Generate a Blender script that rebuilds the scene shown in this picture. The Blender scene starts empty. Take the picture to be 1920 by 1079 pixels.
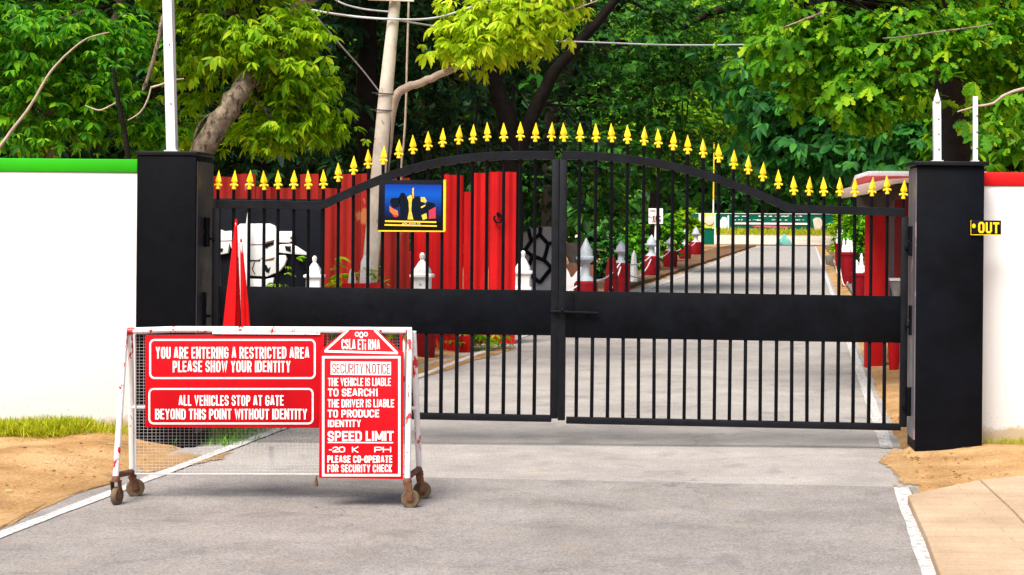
import bpy, bmesh, math, random
import numpy as np
from mathutils import Vector, Matrix
R = math.radians
random.seed(7)
rng = np.random.default_rng(11)
sc = bpy.context.scene
col = sc.collection

# ------------------------------------------------------------------ camera
F = 3100.0                     # focal length in photo pixels (1920 wide)
AX, AY = 1300.0, 426.1         # optical axis in the photo (shifted lens, parallel to the gate)
ROLL = R(0.5)
H = 1.65
cd = bpy.data.cameras.new('camera')
cam = bpy.data.objects.new('camera', cd); col.objects.link(cam)
cr, sr = math.cos(ROLL), math.sin(ROLL)
cam.matrix_world = Matrix(((cr, -sr, 0, 0), (0, 0, -1, 0), (sr, cr, 0, H), (0, 0, 0, 1)))
cd.sensor_fit = 'HORIZONTAL'; cd.sensor_width = 36
cd.lens = 36 * F / 1920
cd.shift_x = (960 - AX) / 1920
cd.shift_y = (AY - 539.5) / 1920
cd.clip_end = 3000
sc.camera = cam

# ------------------------------------------------------------------ light
SUN_EL, SUN_AZ = R(56), R(203)      # azimuth clockwise from +Y: behind the camera, a little left
w = bpy.data.worlds.new('World'); sc.world = w; w.use_nodes = True
nt = w.node_tree
bg = nt.nodes['Background']
sky = nt.nodes.new('ShaderNodeTexSky'); sky.sky_type = 'NISHITA'; sky.sun_disc = False
sky.sun_elevation = SUN_EL; sky.sun_rotation = SUN_AZ
sky.air_density = 1.0; sky.dust_density = 5.0; sky.ozone_density = 1.0
nt.links.new(sky.outputs[0], bg.inputs[0]); bg.inputs[1].default_value = 0.085
sd = bpy.data.lights.new('sun', 'SUN'); sd.energy = 3.1; sd.angle = R(34); sd.color = (1, 0.962, 0.90)
sun = bpy.data.objects.new('sun', sd); col.objects.link(sun)
sv = Vector((math.sin(SUN_AZ) * math.cos(SUN_EL), math.cos(SUN_AZ) * math.cos(SUN_EL), math.sin(SUN_EL)))
sun.rotation_euler = sv.to_track_quat('Z', 'Y').to_euler()
sc.view_settings.view_transform = 'Standard'; sc.view_settings.look = 'None'
sc.view_settings.exposure = 0.88; sc.view_settings.gamma = 1
sc.cycles.use_denoising = True
sc.cycles.max_bounces = 6; sc.cycles.transparent_max_bounces = 4

# ------------------------------------------------------------------ helpers
def P(x, y, Y):
    """photo pixel at depth Y -> world point"""
    a, b = x - AX, AY - y
    return Vector(((a * cr - b * sr) / F * Y, Y, H + (b * cr + a * sr) / F * Y))

def G(x, y, z=0.0):
    a, b = x - AX, AY - y
    Y = (z - H) * F / (b * cr + a * sr)
    return P(x, y, Y)

WL = {}
def tag(o, label=None, cat=None, group=None, kind=None):
    if label: o['label'] = label
    if cat: o['category'] = cat
    if group: o['group'] = group
    if kind: o['kind'] = kind
    return o

def thing(name, loc, label, cat, group=None):
    o = bpy.data.objects.new(name, None); col.objects.link(o)
    o.location = loc; o.empty_display_size = 0.2
    WL[o.name] = Vector(loc)
    return tag(o, label, cat, group)

def finish(name, me, m, parent=None, origin=None, smooth=30):
    o = bpy.data.objects.new(name, me); col.objects.link(o)
    if m is not None: me.materials.append(m)
    org = Vector(origin) if origin is not None else (WL[parent.name] if parent is not None else Vector((0, 0, 0)))
    me.transform(Matrix.Translation(-org))
    WL[o.name] = org
    if parent is not None:
        o.parent = parent; o.location = org - WL[parent.name]
    else:
        o.location = org
    if smooth:
        me.polygons.foreach_set('use_smooth', [True] * len(me.polygons))
        me.set_sharp_from_angle(angle=R(smooth))
    return o

class MB:
    def __init__(s): s.v = []; s.f = []
    def add(s, vs, fs):
        n = len(s.v); s.v += [tuple(v) for v in vs]; s.f += [tuple(i + n for i in f) for f in fs]; return s
    def box(s, c, d, rot=None):
        c = Vector(c); hx, hy, hz = d[0] / 2, d[1] / 2, d[2] / 2
        vs = [Vector((x, y, z)) for x in (-hx, hx) for y in (-hy, hy) for z in (-hz, hz)]
        if rot is not None: vs = [rot @ v for v in vs]
        return s.add([v + c for v in vs], [(0, 1, 3, 2), (4, 6, 7, 5), (0, 4, 5, 1), (2, 3, 7, 6), (0, 2, 6, 4), (1, 5, 7, 3)])
    def hexa(s, a, b):
        """two quads (4 points each, same order) joined"""
        return s.add(list(a) + list(b), [(0, 1, 2, 3), (7, 6, 5, 4), (0, 4, 5, 1), (1, 5, 6, 2), (2, 6, 7, 3), (3, 7, 4, 0)])
    def bar(s, p, q, w_, d_, up=(0, 0, 1)):
        p, q = Vector(p), Vector(q); z = (q - p).normalized()
        y = Vector((0, 1, 0)) if abs(z.y) < .9 else Vector((1, 0, 0))
        x = y.cross(z).normalized(); y = z.cross(x)
        def ring(c): return [c + x * i * w_ / 2 + y * j * d_ / 2 for i, j in ((-1, -1), (1, -1), (1, 1), (-1, 1))]
        return s.hexa(ring(p), ring(q))
    def tube(s, pts, r, n=10, cap=True):
        pts = [Vector(p) for p in pts]; rs = r if isinstance(r, (list, tuple)) else [r] * len(pts)
        base = len(s.v); prev = None
        for i, p in enumerate(pts):
            t = (pts[min(i + 1, len(pts) - 1)] - pts[max(i - 1, 0)]).normalized()
            if prev is None:
                x = t.orthogonal().normalized()
            else:
                x = (prev - t * prev.dot(t)).normalized()
            prev = x; y = t.cross(x)
            for k in range(n):
                a = 2 * math.pi * k / n
                s.v.append(tuple(p + (x * math.cos(a) + y * math.sin(a)) * rs[i]))
        for i in range(len(pts) - 1):
            for k in range(n):
                a = base + i * n + k; b = base + i * n + (k + 1) % n
                s.f.append((a, b, b + n, a + n))
        if cap:
            s.f.append(tuple(base + k for k in range(n))[::-1])
            e = base + (len(pts) - 1) * n
            s.f.append(tuple(e + k for k in range(n)))
        return s
    def lathe(s, prof, c, n=16, M=None, sq=(1, 1), ph=0.0):
        """prof: (radius, z) list"""
        c = Vector(c); base = len(s.v)
        for r, z in prof:
            for k in range(n):
                a = 2 * math.pi * k / n + ph
                v = Vector((r * math.cos(a) * sq[0], r * math.sin(a) * sq[1], z))
                if M is not None: v = M @ v
                s.v.append(tuple(v + c))
        for i in range(len(prof) - 1):
            for k in range(n):
                a = base + i * n + k; b = base + i * n + (k + 1) % n
                s.f.append((a, b, b + n, a + n))
        s.f.append(tuple(base + k for k in range(n))[::-1])
        e = base + (len(prof) - 1) * n
        s.f.append(tuple(e + k for k in range(n)))
        return s
    def plate(s, pix, Y, th):
        """outline in photo pixels at depth Y (number or function of y), th thick towards +Y"""
        fy = Y if callable(Y) else (lambda y: Y)
        n = len(pix)
        a = [P(x, y, fy(y)) for x, y in pix]
        b = [v + Vector((0, th, 0)) for v in a]
        return s.add(a + b, [tuple(range(n)), tuple(range(2 * n - 1, n - 1, -1))] + [(i, i + n, (i + 1) % n + n, (i + 1) % n) for i in range(n)])
    def build(s, name, m, parent=None, origin=None, smooth=30, bevel=0, seg=2):
        me = bpy.data.meshes.new(name); me.from_pydata(s.v, [], s.f); me.update()
        bm = bmesh.new(); bm.from_mesh(me)
        bmesh.ops.recalc_face_normals(bm, faces=bm.faces)
        if bevel:
            es = [e for e in bm.edges if len(e.link_faces) == 2 and e.calc_face_angle(0) > R(40)]
            bmesh.ops.bevel(bm, geom=es, offset=bevel, segments=seg, affect='EDGES', profile=0.5, clamp_overlap=True)
        bm.to_mesh(me); bm.free()
        return finish(name, me, m, parent, origin, smooth)

# ------------------------------------------------------------------ materials
def nodes(name):
    m = bpy.data.materials.new(name); m.use_nodes = True
    t = m.node_tree; return m, t, t.nodes['Principled BSDF']

def ramp(t, fac, stops):
    r = t.nodes.new('ShaderNodeValToRGB'); cr_ = r.color_ramp
    while len(cr_.elements) < len(stops): cr_.elements.new(0.5)
    for e, (p, c) in zip(cr_.elements, stops):
        e.position = p; e.color = (c[0], c[1], c[2], 1)
    t.links.new(fac, r.inputs[0]); return r.outputs[0]

def noise(t, scale, detail=4, rough=.6, vec=None, dist=0):
    n = t.nodes.new('ShaderNodeTexNoise'); n.inputs['Scale'].default_value = scale
    n.inputs['Detail'].default_value = detail; n.inputs['Roughness'].default_value = rough
    n.inputs['Distortion'].default_value = dist
    if vec is None:
        tc = t.nodes.new('ShaderNodeNewGeometry'); vec = tc.outputs['Position']
    t.links.new(vec, n.inputs['Vector']); return n.outputs['Fac']

def mix(t, f, a, b, mode='MIX'):
    n = t.nodes.new('ShaderNodeMix'); n.data_type = 'RGBA'; n.blend_type = mode
    for s_, v in ((n.inputs[0], f), (n.inputs[6], a), (n.inputs[7], b)):
        if hasattr(v, 'is_linked'): t.links.new(v, s_)
        elif isinstance(v, (int, float)): s_.default_value = v
        else: s_.default_value = (v[0], v[1], v[2], 1)
    return n.outputs[2]

def bump(t, b, h, strength=.3, dist=.01):
    n = t.nodes.new('ShaderNodeBump'); n.inputs['Strength'].default_value = strength
    n.inputs['Distance'].default_value = dist
    t.links.new(h, n.inputs['Height']); t.links.new(n.outputs[0], b.inputs['Normal'])

def stretch(t, sx, sy, sz):
    g = t.nodes.new('ShaderNodeNewGeometry'); m = t.nodes.new('ShaderNodeMapping')
    m.inputs['Scale'].default_value = (sx, sy, sz)
    t.links.new(g.outputs['Position'], m.inputs['Vector']); return m.outputs[0]

def paint(name, c, rough=.5, var=.25, scale=6, chips=None, chip_at=.66, chip_scale=30, bmp=.1, spec=.5, metal=0.0, streak=False):
    m, t, b = nodes(name)
    n1 = noise(t, scale, 5, .65, stretch(t, 1, 1, .25) if streak else None)
    dk = [x * (1 - var) for x in c]; lt = [min(1, x * (1 + var * .6)) for x in c]
    cc = ramp(t, n1, [(.3, dk), (.7, lt)])
    if chips is not None:
        n2 = noise(t, chip_scale, 4, .6, stretch(t, 1, 1, .5))
        f = ramp(t, n2, [(chip_at, (0, 0, 0)), (chip_at + .03, (1, 1, 1))])
        cc = mix(t, f, cc, chips)
    t.links.new(cc, b.inputs['Base Color'])
    rr = ramp(t, noise(t, scale * 3, 3), [(.3, (rough * .8,) * 3), (.7, (min(1, rough * 1.2),) * 3)])
    t.links.new(rr, b.inputs['Roughness'])
    b.inputs['Specular IOR Level'].default_value = spec; b.inputs['Metallic'].default_value = metal
    if bmp: bump(t, b, noise(t, scale * 8, 4), bmp, .004)
    return m

def leafmat(name, stops, trans=.35, rough=.55, tcol=1.5, spec=.16):
    m, t, b = nodes(name)
    g = t.nodes.new('ShaderNodeNewGeometry')
    c = ramp(t, g.outputs['Random Per Island'], stops)
    t.links.new(c, b.inputs['Base Color']); b.inputs['Roughness'].default_value = rough
    b.inputs['Specular IOR Level'].default_value = spec
    tr = t.nodes.new('ShaderNodeBsdfTranslucent')
    t.links.new(mix(t, 1.0, c, (tcol, tcol * .95, tcol * .5), 'MULTIPLY'), tr.inputs[0])
    mx = t.nodes.new('ShaderNodeMixShader'); mx.inputs[0].default_value = trans
    t.links.new(b.outputs[0], mx.inputs[1]); t.links.new(tr.outputs[0], mx.inputs[2])
    t.links.new(mx.outputs[0], t.nodes['Material Output'].inputs[0])
    return m

M = {}
M['gate'] = paint('black_gate_paint', (.0022, .0030, .0056), .5, .75, 5, chips=(.07, .06, .06), chip_at=.73, chip_scale=60, bmp=.15, spec=.11)
M['gate_frame_lit'] = paint('lit_black_gate_frame_paint', (.0055, .0066, .0098), .45, .6, 6, chips=(.08, .07, .07), chip_at=.73, chip_scale=50, bmp=.2, spec=.2)  # gate black made lighter, for the light the frame catches
M['pillar_right'] = paint('blue_black_pillar_paint', (.0024, .0034, .0064), .5, .7, 2.2, chips=(.04, .04, .05), chip_at=.77, chip_scale=35, bmp=.35, spec=.09)
M['pillar'] = paint('black_pillar_paint', (.0016, .0020, .0038), .55, .5, 2.5, chips=(.04, .04, .05), chip_at=.79, chip_scale=35, bmp=.35, spec=.08)
M['yellow'] = paint('yellow_paint', (.90, .62, .008), .42, .12, 18)
M['red'] = paint('red_sign_paint', (.53, .004, .010), .5, .16, 4, chips=(.55, .12, .12), chip_at=.76, chip_scale=14, bmp=.03, spec=.1)
M['white_letter'] = paint('white_lettering', (.88, .87, .86), .5, .05, 20, bmp=0)
M['barrier'] = paint('white_pipe_with_red_chips', (.84, .82, .82), .4, .1, 8, chips=(.58, .02, .03), chip_at=.58, chip_scale=18, bmp=.2)
M['rust'] = paint('rust', (.16, .065, .03), .8, .5, 30, bmp=.5)
M['tyre'] = paint('brown_rubber', (.13, .085, .045), .75, .4, 30, bmp=.3)
M['wire'] = paint('pale_wire', (.72, .70, .68), .5, .2, 10, bmp=0)
M['white'] = paint('white_paint', (.82, .82, .82), .5, .12, 5, chips=(.35, .33, .3), chip_at=.72, chip_scale=14)
M['post_white'] = paint('white_post_paint', (.78, .77, .8), .45, .15, 3, chips=(.3, .2, .14), chip_at=.7, chip_scale=10)
M['shade_greyed_white'] = paint('shade_greyed_white_paint', (.36, .40, .45), .55, .25, 6)  # white paint greyed to hold the shade on the farther bollards
M['pot_red'] = paint('dark_red_paint', (.22, .004, .009), .6, .35, 6, spec=.15)
M['fence_red'] = paint('weathered_red_paint', (.29, .016, .012), .7, .45, 2.5, chips=(.40, .13, .05), chip_at=.64, chip_scale=3, streak=True, spec=.15)
M['bright_red'] = paint('bright_red_paint', (.52, .008, .010), .6, .3, 3, streak=True, spec=.15)
M['flag_red'] = paint('red_cloth', (.58, .006, .008), .7, .15, 10, bmp=.05, spec=.1)
M['black_board'] = paint('black_board', (.003, .004, .008), .6, .4, 3, spec=.12)
M['concrete_pole'] = paint('pale_concrete', (.74, .65, .55), .8, .25, 5, chips=(.45, .36, .28), chip_at=.64, chip_scale=9, bmp=.5)
M['dark_wire'] = paint('dark_wire', (.06, .06, .065), .5, .2, 8)
M['pale_cable'] = paint('pale_cable', (.5, .5, .52), .5, .2, 8)
M['bark'] = paint('grey_brown_bark', (.26, .20, .145), .9, .7, 14, chips=(.08, .06, .045), chip_at=.56, chip_scale=18, bmp=1.0, spec=.1)
M['dark_bark'] = paint('dark_bark', (.013, .010, .008), .9, .5, 6, bmp=.9, spec=.1)
M['pale_bark'] = paint('pale_bark', (.48, .36, .28), .8, .35, 10, bmp=.6)
M['green_board'] = paint('green_board_paint', (.002, .10, .060), .6, .2, 1, spec=.06)
M['lime'] = paint('lime_paint', (.55, .62, .06), .5, .3, 3)
M['grey_metal'] = paint('grey_metal', (.11, .13, .17), .45, .2, 5)
M['dark_red_wall'] = paint('dark_red_wall', (.30, .012, .02), .6, .3, 2)
M['roof_sheet'] = paint('pink_grey_roof_sheet', (.66, .50, .42), .6, .3, 3, streak=False)
M['roof_top'] = paint('pale_roof_sheet', (.68, .68, .72), .6, .2, 5)
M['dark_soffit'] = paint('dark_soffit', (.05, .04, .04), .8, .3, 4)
M['stone'] = paint('grey_stone', (.16, .14, .12), .9, .4, 8, bmp=.6)
M['terracotta'] = paint('terracotta', (.30, .10, .05), .8, .3, 8)
M['teal'] = paint('teal_tarp', (.10, .36, .31), .7, .35, 2)
M['green_cap'] = paint('bright_green_paint', (.025, .41, .006), .5, .12, 2, spec=.15)
M['red_cap'] = paint('red_coping_paint', (.58, .008, .011), .5, .12, 2, spec=.15)
M['cream'] = paint('cream_paint', (.70, .58, .48), .6, .2, 3)
M['pink'] = paint('pink_paint', (.55, .10, .16), .6, .2, 3)

def wall_mat():
    m, t, b = nodes('white_wall_paint')
    g = t.nodes.new('ShaderNodeNewGeometry'); s_ = t.nodes.new('ShaderNodeSeparateXYZ')
    t.links.new(g.outputs['Position'], s_.inputs[0])
    n = noise(t, 5, 6, .7)
    a = t.nodes.new('ShaderNodeMath'); a.operation = 'MULTIPLY_ADD'
    t.links.new(n, a.inputs[0]); a.inputs[1].default_value = -.27
    t.links.new(s_.outputs[2], a.inputs[2])                      # height minus noise: splashed mud at the foot
    f = ramp(t, a.outputs[0], [(0.0, (.85, .85, .85)), (.05, (0, 0, 0))])
    base = ramp(t, noise(t, 1.2, 5, .6, stretch(t, 1, 1, .3)), [(.3, (.72, .72, .725)), (.7, (.80, .80, .80))])
    n3 = ramp(t, noise(t, 45, 2), [(.66, (0, 0, 0)), (.70, (1, 1, 1))])
    f2 = ramp(t, s_.outputs[2], [(.12, (1, 1, 1)), (.42, (0, 0, 0))])
    sp = mix(t, 1.0, n3, f2, 'MULTIPLY')
    c = mix(t, f, base, (.50, .36, .2))
    c = mix(t, sp, c, (.42, .28, .15))
    t.links.new(c, b.inputs['Base Color']); b.inputs['Roughness'].default_value = .75
    b.inputs['Specular IOR Level'].default_value = .2
    bump(t, b, noise(t, 30, 5), .12, .006)
    return m
M['wall'] = wall_mat()

def road_mat(name, lo, hi, tint=(.5, .36, .2), tf=.25, patch=.5):
    m, t, b = nodes(name)
    c = ramp(t, noise(t, 1.3, 7, .7, stretch(t, .9, 1.0, 1)), [(.34, [x * .95 for x in lo]), (.66, [x * 1.03 for x in hi])])
    sp = ramp(t, noise(t, 75, 4, .8), [(.36, (.56, .56, .56)), (.5, (1, 1, 1)), (.64, (1.32, 1.31, 1.29))])
    c = mix(t, 1.0, c, sp, 'MULTIPLY')
    sp2 = ramp(t, noise(t, 16, 4, .7), [(.3, (.9, .9, .9)), (.7, (1.06, 1.06, 1.06))])
    c = mix(t, 1.0, c, sp2, 'MULTIPLY')
    d = ramp(t, noise(t, 2.2, 6, .7), [(.55, (0, 0, 0)), (.8, (tf, tf, tf))])
    c = mix(t, d, c, tint)
    st = ramp(t, noise(t, 1.9, 5, .62, dist=.6), [(.56, (0, 0, 0)), (.66, (.34, .34, .34))])      # old oil and damp stains
    c = mix(t, st, c, [x * .45 for x in lo])
    vo = t.nodes.new('ShaderNodeTexVoronoi'); vo.feature = 'DISTANCE_TO_EDGE'; vo.inputs['Scale'].default_value = .55
    wv = t.nodes.new('ShaderNodeVectorMath'); wv.operation = 'MULTIPLY_ADD'                     # wandering hairline cracks
    gn = t.nodes.new('ShaderNodeNewGeometry'); nn = t.nodes.new('ShaderNodeTexNoise'); nn.inputs['Scale'].default_value = 3; nn.inputs['Detail'].default_value = 6
    t.links.new(gn.outputs['Position'], nn.inputs['Vector']); t.links.new(nn.outputs['Color'], wv.inputs[0]); wv.inputs[1].default_value = (.7, .7, .7); t.links.new(gn.outputs['Position'], wv.inputs[2])
    t.links.new(wv.outputs[0], vo.inputs['Vector'])
    ck = ramp(t, vo.outputs['Distance'], [(.0, (.55, .55, .55)), (.006, (0, 0, 0))])
    gate_ = ramp(t, noise(t, .6, 2), [(.5, (0, 0, 0)), (.58, (1, 1, 1))])
    c = mix(t, mix(t, 1.0, ck, gate_, 'MULTIPLY'), c, [x * .3 for x in lo])
    dk = ramp(t, noise(t, 7, 6, .75), [(.68, (0, 0, 0)), (.76, (.45, .45, .45))])   # tyre scuffs and stains
    c = mix(t, dk, c, [x * .5 for x in lo])
    t.links.new(c, b.inputs['Base Color']); b.inputs['Roughness'].default_value = .85
    b.inputs['Specular IOR Level'].default_value = .25
    bump(t, b, noise(t, 110, 4, .7), .5, .006)
    return m
M['asphalt'] = road_mat('weathered_asphalt', (.212, .193, .180), (.288, .265, .249))
M['old_road'] = road_mat('dusty_pale_asphalt', (.295, .270, .252), (.39, .36, .337), (.50, .38, .26), .35)

def line_mat():
    m, t, b = nodes('worn_white_line')
    c = ramp(t, noise(t, 30, 6, .75), [(.42, (.30, .28, .27)), (.55, (.62, .60, .58))])
    t.links.new(c, b.inputs['Base Color']); b.inputs['Roughness'].default_value = .7
    bump(t, b, noise(t, 110, 4, .7), .3, .004)
    return m
M['line'] = line_mat()

def dirt_mat():
    m, t, b = nodes('orange_dirt')
    c = ramp(t, noise(t, 1.6, 7, .65), [(.28, (.25, .14, .055)), (.5, (.40, .235, .10)), (.74, (.55, .37, .19))])
    st = ramp(t, noise(t, 60, 3, .7), [(.3, (.6, .58, .55)), (.5, (1, 1, 1)), (.72, (1.3, 1.3, 1.3))])
    c = mix(t, 1.0, c, st, 'MULTIPLY')
    d = ramp(t, noise(t, 9, 5, .7), [(.63, (0, 0, 0)), (.72, (.7, .7, .7))])
    c = mix(t, d, c, (.20, .12, .05))
    t.links.new(c, b.inputs['Base Color']); b.inputs['Roughness'].default_value = .95
    b.inputs['Specular IOR Level'].default_value = .1
    bump(t, b, noise(t, 25, 6, .7), .7, .02)
    return m
M['dirt'] = dirt_mat()

def slab_mat():
    m, t, b = nodes('cream_paving')
    c = ramp(t, noise(t, 2.2, 6, .6), [(.3, (.37, .255, .155)), (.7, (.52, .385, .26))])
    br = t.nodes.new('ShaderNodeTexBrick'); br.inputs['Scale'].default_value = 1.0
    br.inputs['Brick Width'].default_value = 1.1; br.inputs['Row Height'].default_value = .14
    br.inputs['Mortar Size'].default_value = .004; br.inputs['Mortar Smooth'].default_value = .6
    br.inputs['Color1'].default_value = (1, 1, 1, 1); br.inputs['Color2'].default_value = (.95, .93, .92, 1); br.inputs['Mortar'].default_value = (.78, .66, .52, 1)
    t.links.new(stretch(t, 1, 1, 1), br.inputs['Vector'])
    c = mix(t, 1.0, c, br.outputs[0], 'MULTIPLY')
    st = ramp(t, noise(t, 50, 3, .7), [(.3, (.8, .8, .8)), (.7, (1.1, 1.1, 1.1))])
    c = mix(t, 1.0, c, st, 'MULTIPLY')
    t.links.new(c, b.inputs['Base Color']); b.inputs['Roughness'].default_value = .9
    bump(t, b, noise(t, 40, 5), .4, .01)
    return m
M['slab'] = slab_mat()

# leaf colours are the leaves' own greens
M['leaf_near'] = leafmat('green_leaflets', [(0, (.018, .11, .010)), (.4, (.058, .27, .012)), (.8, (.155, .45, .010)), (1, (.34, .58, .012))], .42)
M['leaf_lime'] = leafmat('lime_leaflets', [(0, (.07, .20, .004)), (.4, (.17, .36, .005)), (.8, (.30, .48, .006)), (1, (.44, .55, .01))], .45)
M['leaf_yellow'] = leafmat('yellow_green_leaflets', [(0, (.20, .38, .008)), (.5, (.44, .60, .012)), (1, (.64, .70, .05))], .45)
M['leaf_broad'] = leafmat('broad_green_leaves', [(0, (.028, .14, .006)), (.4, (.075, .26, .007)), (.8, (.16, .38, .008)), (1, (.36, .50, .012))], .4)
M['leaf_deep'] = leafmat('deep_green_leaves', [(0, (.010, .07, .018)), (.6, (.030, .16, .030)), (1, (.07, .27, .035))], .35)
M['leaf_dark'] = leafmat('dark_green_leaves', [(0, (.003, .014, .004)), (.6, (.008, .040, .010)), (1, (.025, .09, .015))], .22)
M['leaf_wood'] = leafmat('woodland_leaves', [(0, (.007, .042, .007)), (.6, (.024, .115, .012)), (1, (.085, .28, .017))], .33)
M['leaf_mid'] = leafmat('mid_green_leaves', [(0, (.02, .09, .006)), (.6, (.08, .25, .008)), (1, (.30, .48, .015))], .4)
M['grass'] = leafmat('grass_blades', [(0, (.16, .24, .008)), (.5, (.36, .42, .010)), (1, (.62, .55, .05))], .3, .6)

# ------------------------------------------------------------------ ground and road
RT = math.tan(R(4.0))                     # the road runs 4 degrees to the right of the gate's normal
def road_x(side, Y): return RT * Y + (-4.22 if side < 0 else 0.60)

def smooth(a, b, x):
    t = np.clip((x - a) / (b - a), 0, 1); return t * t * (3 - 2 * t)

def vnoise(x, y, s):
    return (np.sin(x * s * 1.7 + 1.3 * np.sin(y * s * 1.1)) + np.sin(y * s * 2.1 + 1.7 * np.sin(x * s * .9 + 2)) + .5 * np.sin((x + y) * s * 3.7) + .4 * np.sin((x - 1.3 * y) * s * 6.1)) / 2.9

def ground_z(x, y):
    x = np.asarray(x, float); y = np.asarray(y, float)
    l = road_x(-1, y) - .30 - .10 * vnoise(x, y, 1.3) - x           # metres outside the asphalt on the left
    r = x - road_x(1, y) - .14 - .05 * vnoise(x, y, 2.0)
    z = -.025 + .04 * smooth(-.02, .08, l) + .07 * smooth(.02, .6, l) + .042 * smooth(-.02, .07, r + .04) + .045 * smooth(0, .8, r)
    z = z - .085 * smooth(.22, .45, r) * (1 - smooth(10.0, 10.5, y))
    n = .022 * vnoise(x, y, 2.3) + .010 * vnoise(x, y, 7.0)
    return z + n * (smooth(.05, .6, l) + smooth(.05, .6, r))

def grid_mesh(name, xs, ys, zf, m):
    X, Y = np.meshgrid(xs, ys); Z = zf(X, Y)
    v = np.stack([X.ravel(), Y.ravel(), Z.ravel()], 1)
    nx, ny = len(xs), len(ys)
    i = np.arange(nx * ny).reshape(ny, nx)
    f = np.stack([i[:-1, :-1].ravel(), i[:-1, 1:].ravel(), i[1:, 1:].ravel(), i[1:, :-1].ravel()], 1)
    me = bpy.data.meshes.new(name); me.from_pydata(v.tolist(), [], f.tolist()); me.update()
    return finish(name, me, m, smooth=60)
xs = np.concatenate([[-900, -200, -60, -25, -14], np.arange(-9, 4.99, .07), np.arange(5, 12.01, .1), [16, 25, 60, 200, 900]])
ys = np.concatenate([[-60, -10, 3], np.arange(6.2, 22, .07), np.arange(22, 60, 1.0), np.arange(61, 152, 1.5), [160, 220, 400, 900]])
tag(grid_mesh('ground', xs, ys, ground_z, M['dirt']), 'bare orange dirt ground on both sides of the road', 'ground', kind='structure')

def strip(name, Y0, Y1, offl, offr, z, m, n=60, wob=.03, skew=0.0):
    v = []; f = []
    for i in range(n + 1):
        Y = Y0 + (Y1 - Y0) * i / n
        a = road_x(-1, Y) + offl + wob * float(vnoise(Y, 0, 3)); b = road_x(1, Y) + offr + wob * float(vnoise(Y, 5, 3))
        k = (1 - i / n)
        v += [(a, Y + (skew if i == n else 0), z), (b, Y, z)]
        if i: f.append((2 * i - 2, 2 * i - 1, 2 * i + 1, 2 * i))
    me = bpy.data.meshes.new(name); me.from_pydata(v, [], f); me.update()
    return finish(name, me, m, smooth=0)
tag(strip('road', -12, 150, -.34, .12, 0.0, M['old_road'], 330), 'pale dusty road running through the gate', 'road', kind='structure')
tag(strip('road_near', -10, 10.54, -.33, .11, 0.004, M['asphalt'], 80, skew=.39), 'grey asphalt road in front of the gate', 'road', kind='structure')

def edge_line(name, side, runs, wdt, z, label):
    v = []; f = []
    for a, b in runs:
        n = max(2, int((b - a) / .25))
        base = len(v)
        for i in range(n + 1):
            Y = a + (b - a) * i / n; x = road_x(side, Y)
            j = .008 * float(vnoise(Y, 3, 6))
            v += [(x - wdt / 2 + j, Y, z), (x + wdt / 2 - j, Y, z)]
            if i: f.append((base + 2 * i - 2, base + 2 * i - 1, base + 2 * i + 1, base + 2 * i))
    me = bpy.data.meshes.new(name); me.from_pydata(v, [], f); me.update()
    o = finish(name, me, M['line'], smooth=0)
    return tag(o, label, 'road marking', kind='structure')
edge_line('road_edge_line', -1, [(3, 148)], .09, .009, 'worn white line along the left road edge')
edge_line('road_edge_line', 1, [(3, 10.5), (12.4, 148)], .10, .009, 'worn broken white line along the right road edge')

# raised cream paving on the right and on the left, each as one slab
def pave(name, pix, z, label, th=.05):
    pts = [G(x, y, z) for x, y in pix]; n = len(pts)
    mb = MB(); th = .14; mb.add(pts + [p - Vector((0, 0, th)) for p in pts], [tuple(range(n)), tuple(range(2 * n - 1, n - 1, -1))] + [(i, i + n, (i + 1) % n + n, (i + 1) % n) for i in range(n)])
    return tag(mb.build(name, M['slab'], smooth=0, bevel=.012), label, 'pavement', kind='structure')
pave('pavement', [(1702, 928), (1842, 897), (1838, 899), (1905, 960), (2010, 1075), (2010, 1250), (1800, 1250), (1762, 1090), (1738, 1010)][:1] + [(1836, 899), (1900, 958), (1985, 1050), (2060, 1180), (1800, 1180), (1764, 1079), (1735, 1000)], .062, 'cream paved apron beside the road at the right')
pave('pavement', [(1838.8, 898.6), (2150, 872), (2900, 830), (3600, 1180), (2063, 1180), (1988, 1049.5), (1902.5, 957.5)], .066, 'cream paved apron slab beyond the joint at far right')
# far end verge
def verge(X, Y):
    return .0 + 1.05 * smooth(0, 14, Y - 150.5) - .3 * smooth(60, 80, Y - 150)
M['verge'] = paint('pale_sand', (.60, .50, .40), .9, .2, .6, spec=.1)
tag(grid_mesh('verge', np.linspace(-70, 90, 60), np.concatenate([np.arange(150.5, 170, 1.0), [200, 240]]), lambda X, Y: verge(X, Y) + .01, M['verge']), 'pale sandy verge across the end of the road', 'verge', kind='structure')
mb = MB(); mb.box((9.5, 150.3, .06), (40, .3, .14)); tag(mb.build('kerb', M['stone']), 'low grey kerb across the end of the road', 'kerb', kind='structure')

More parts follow.
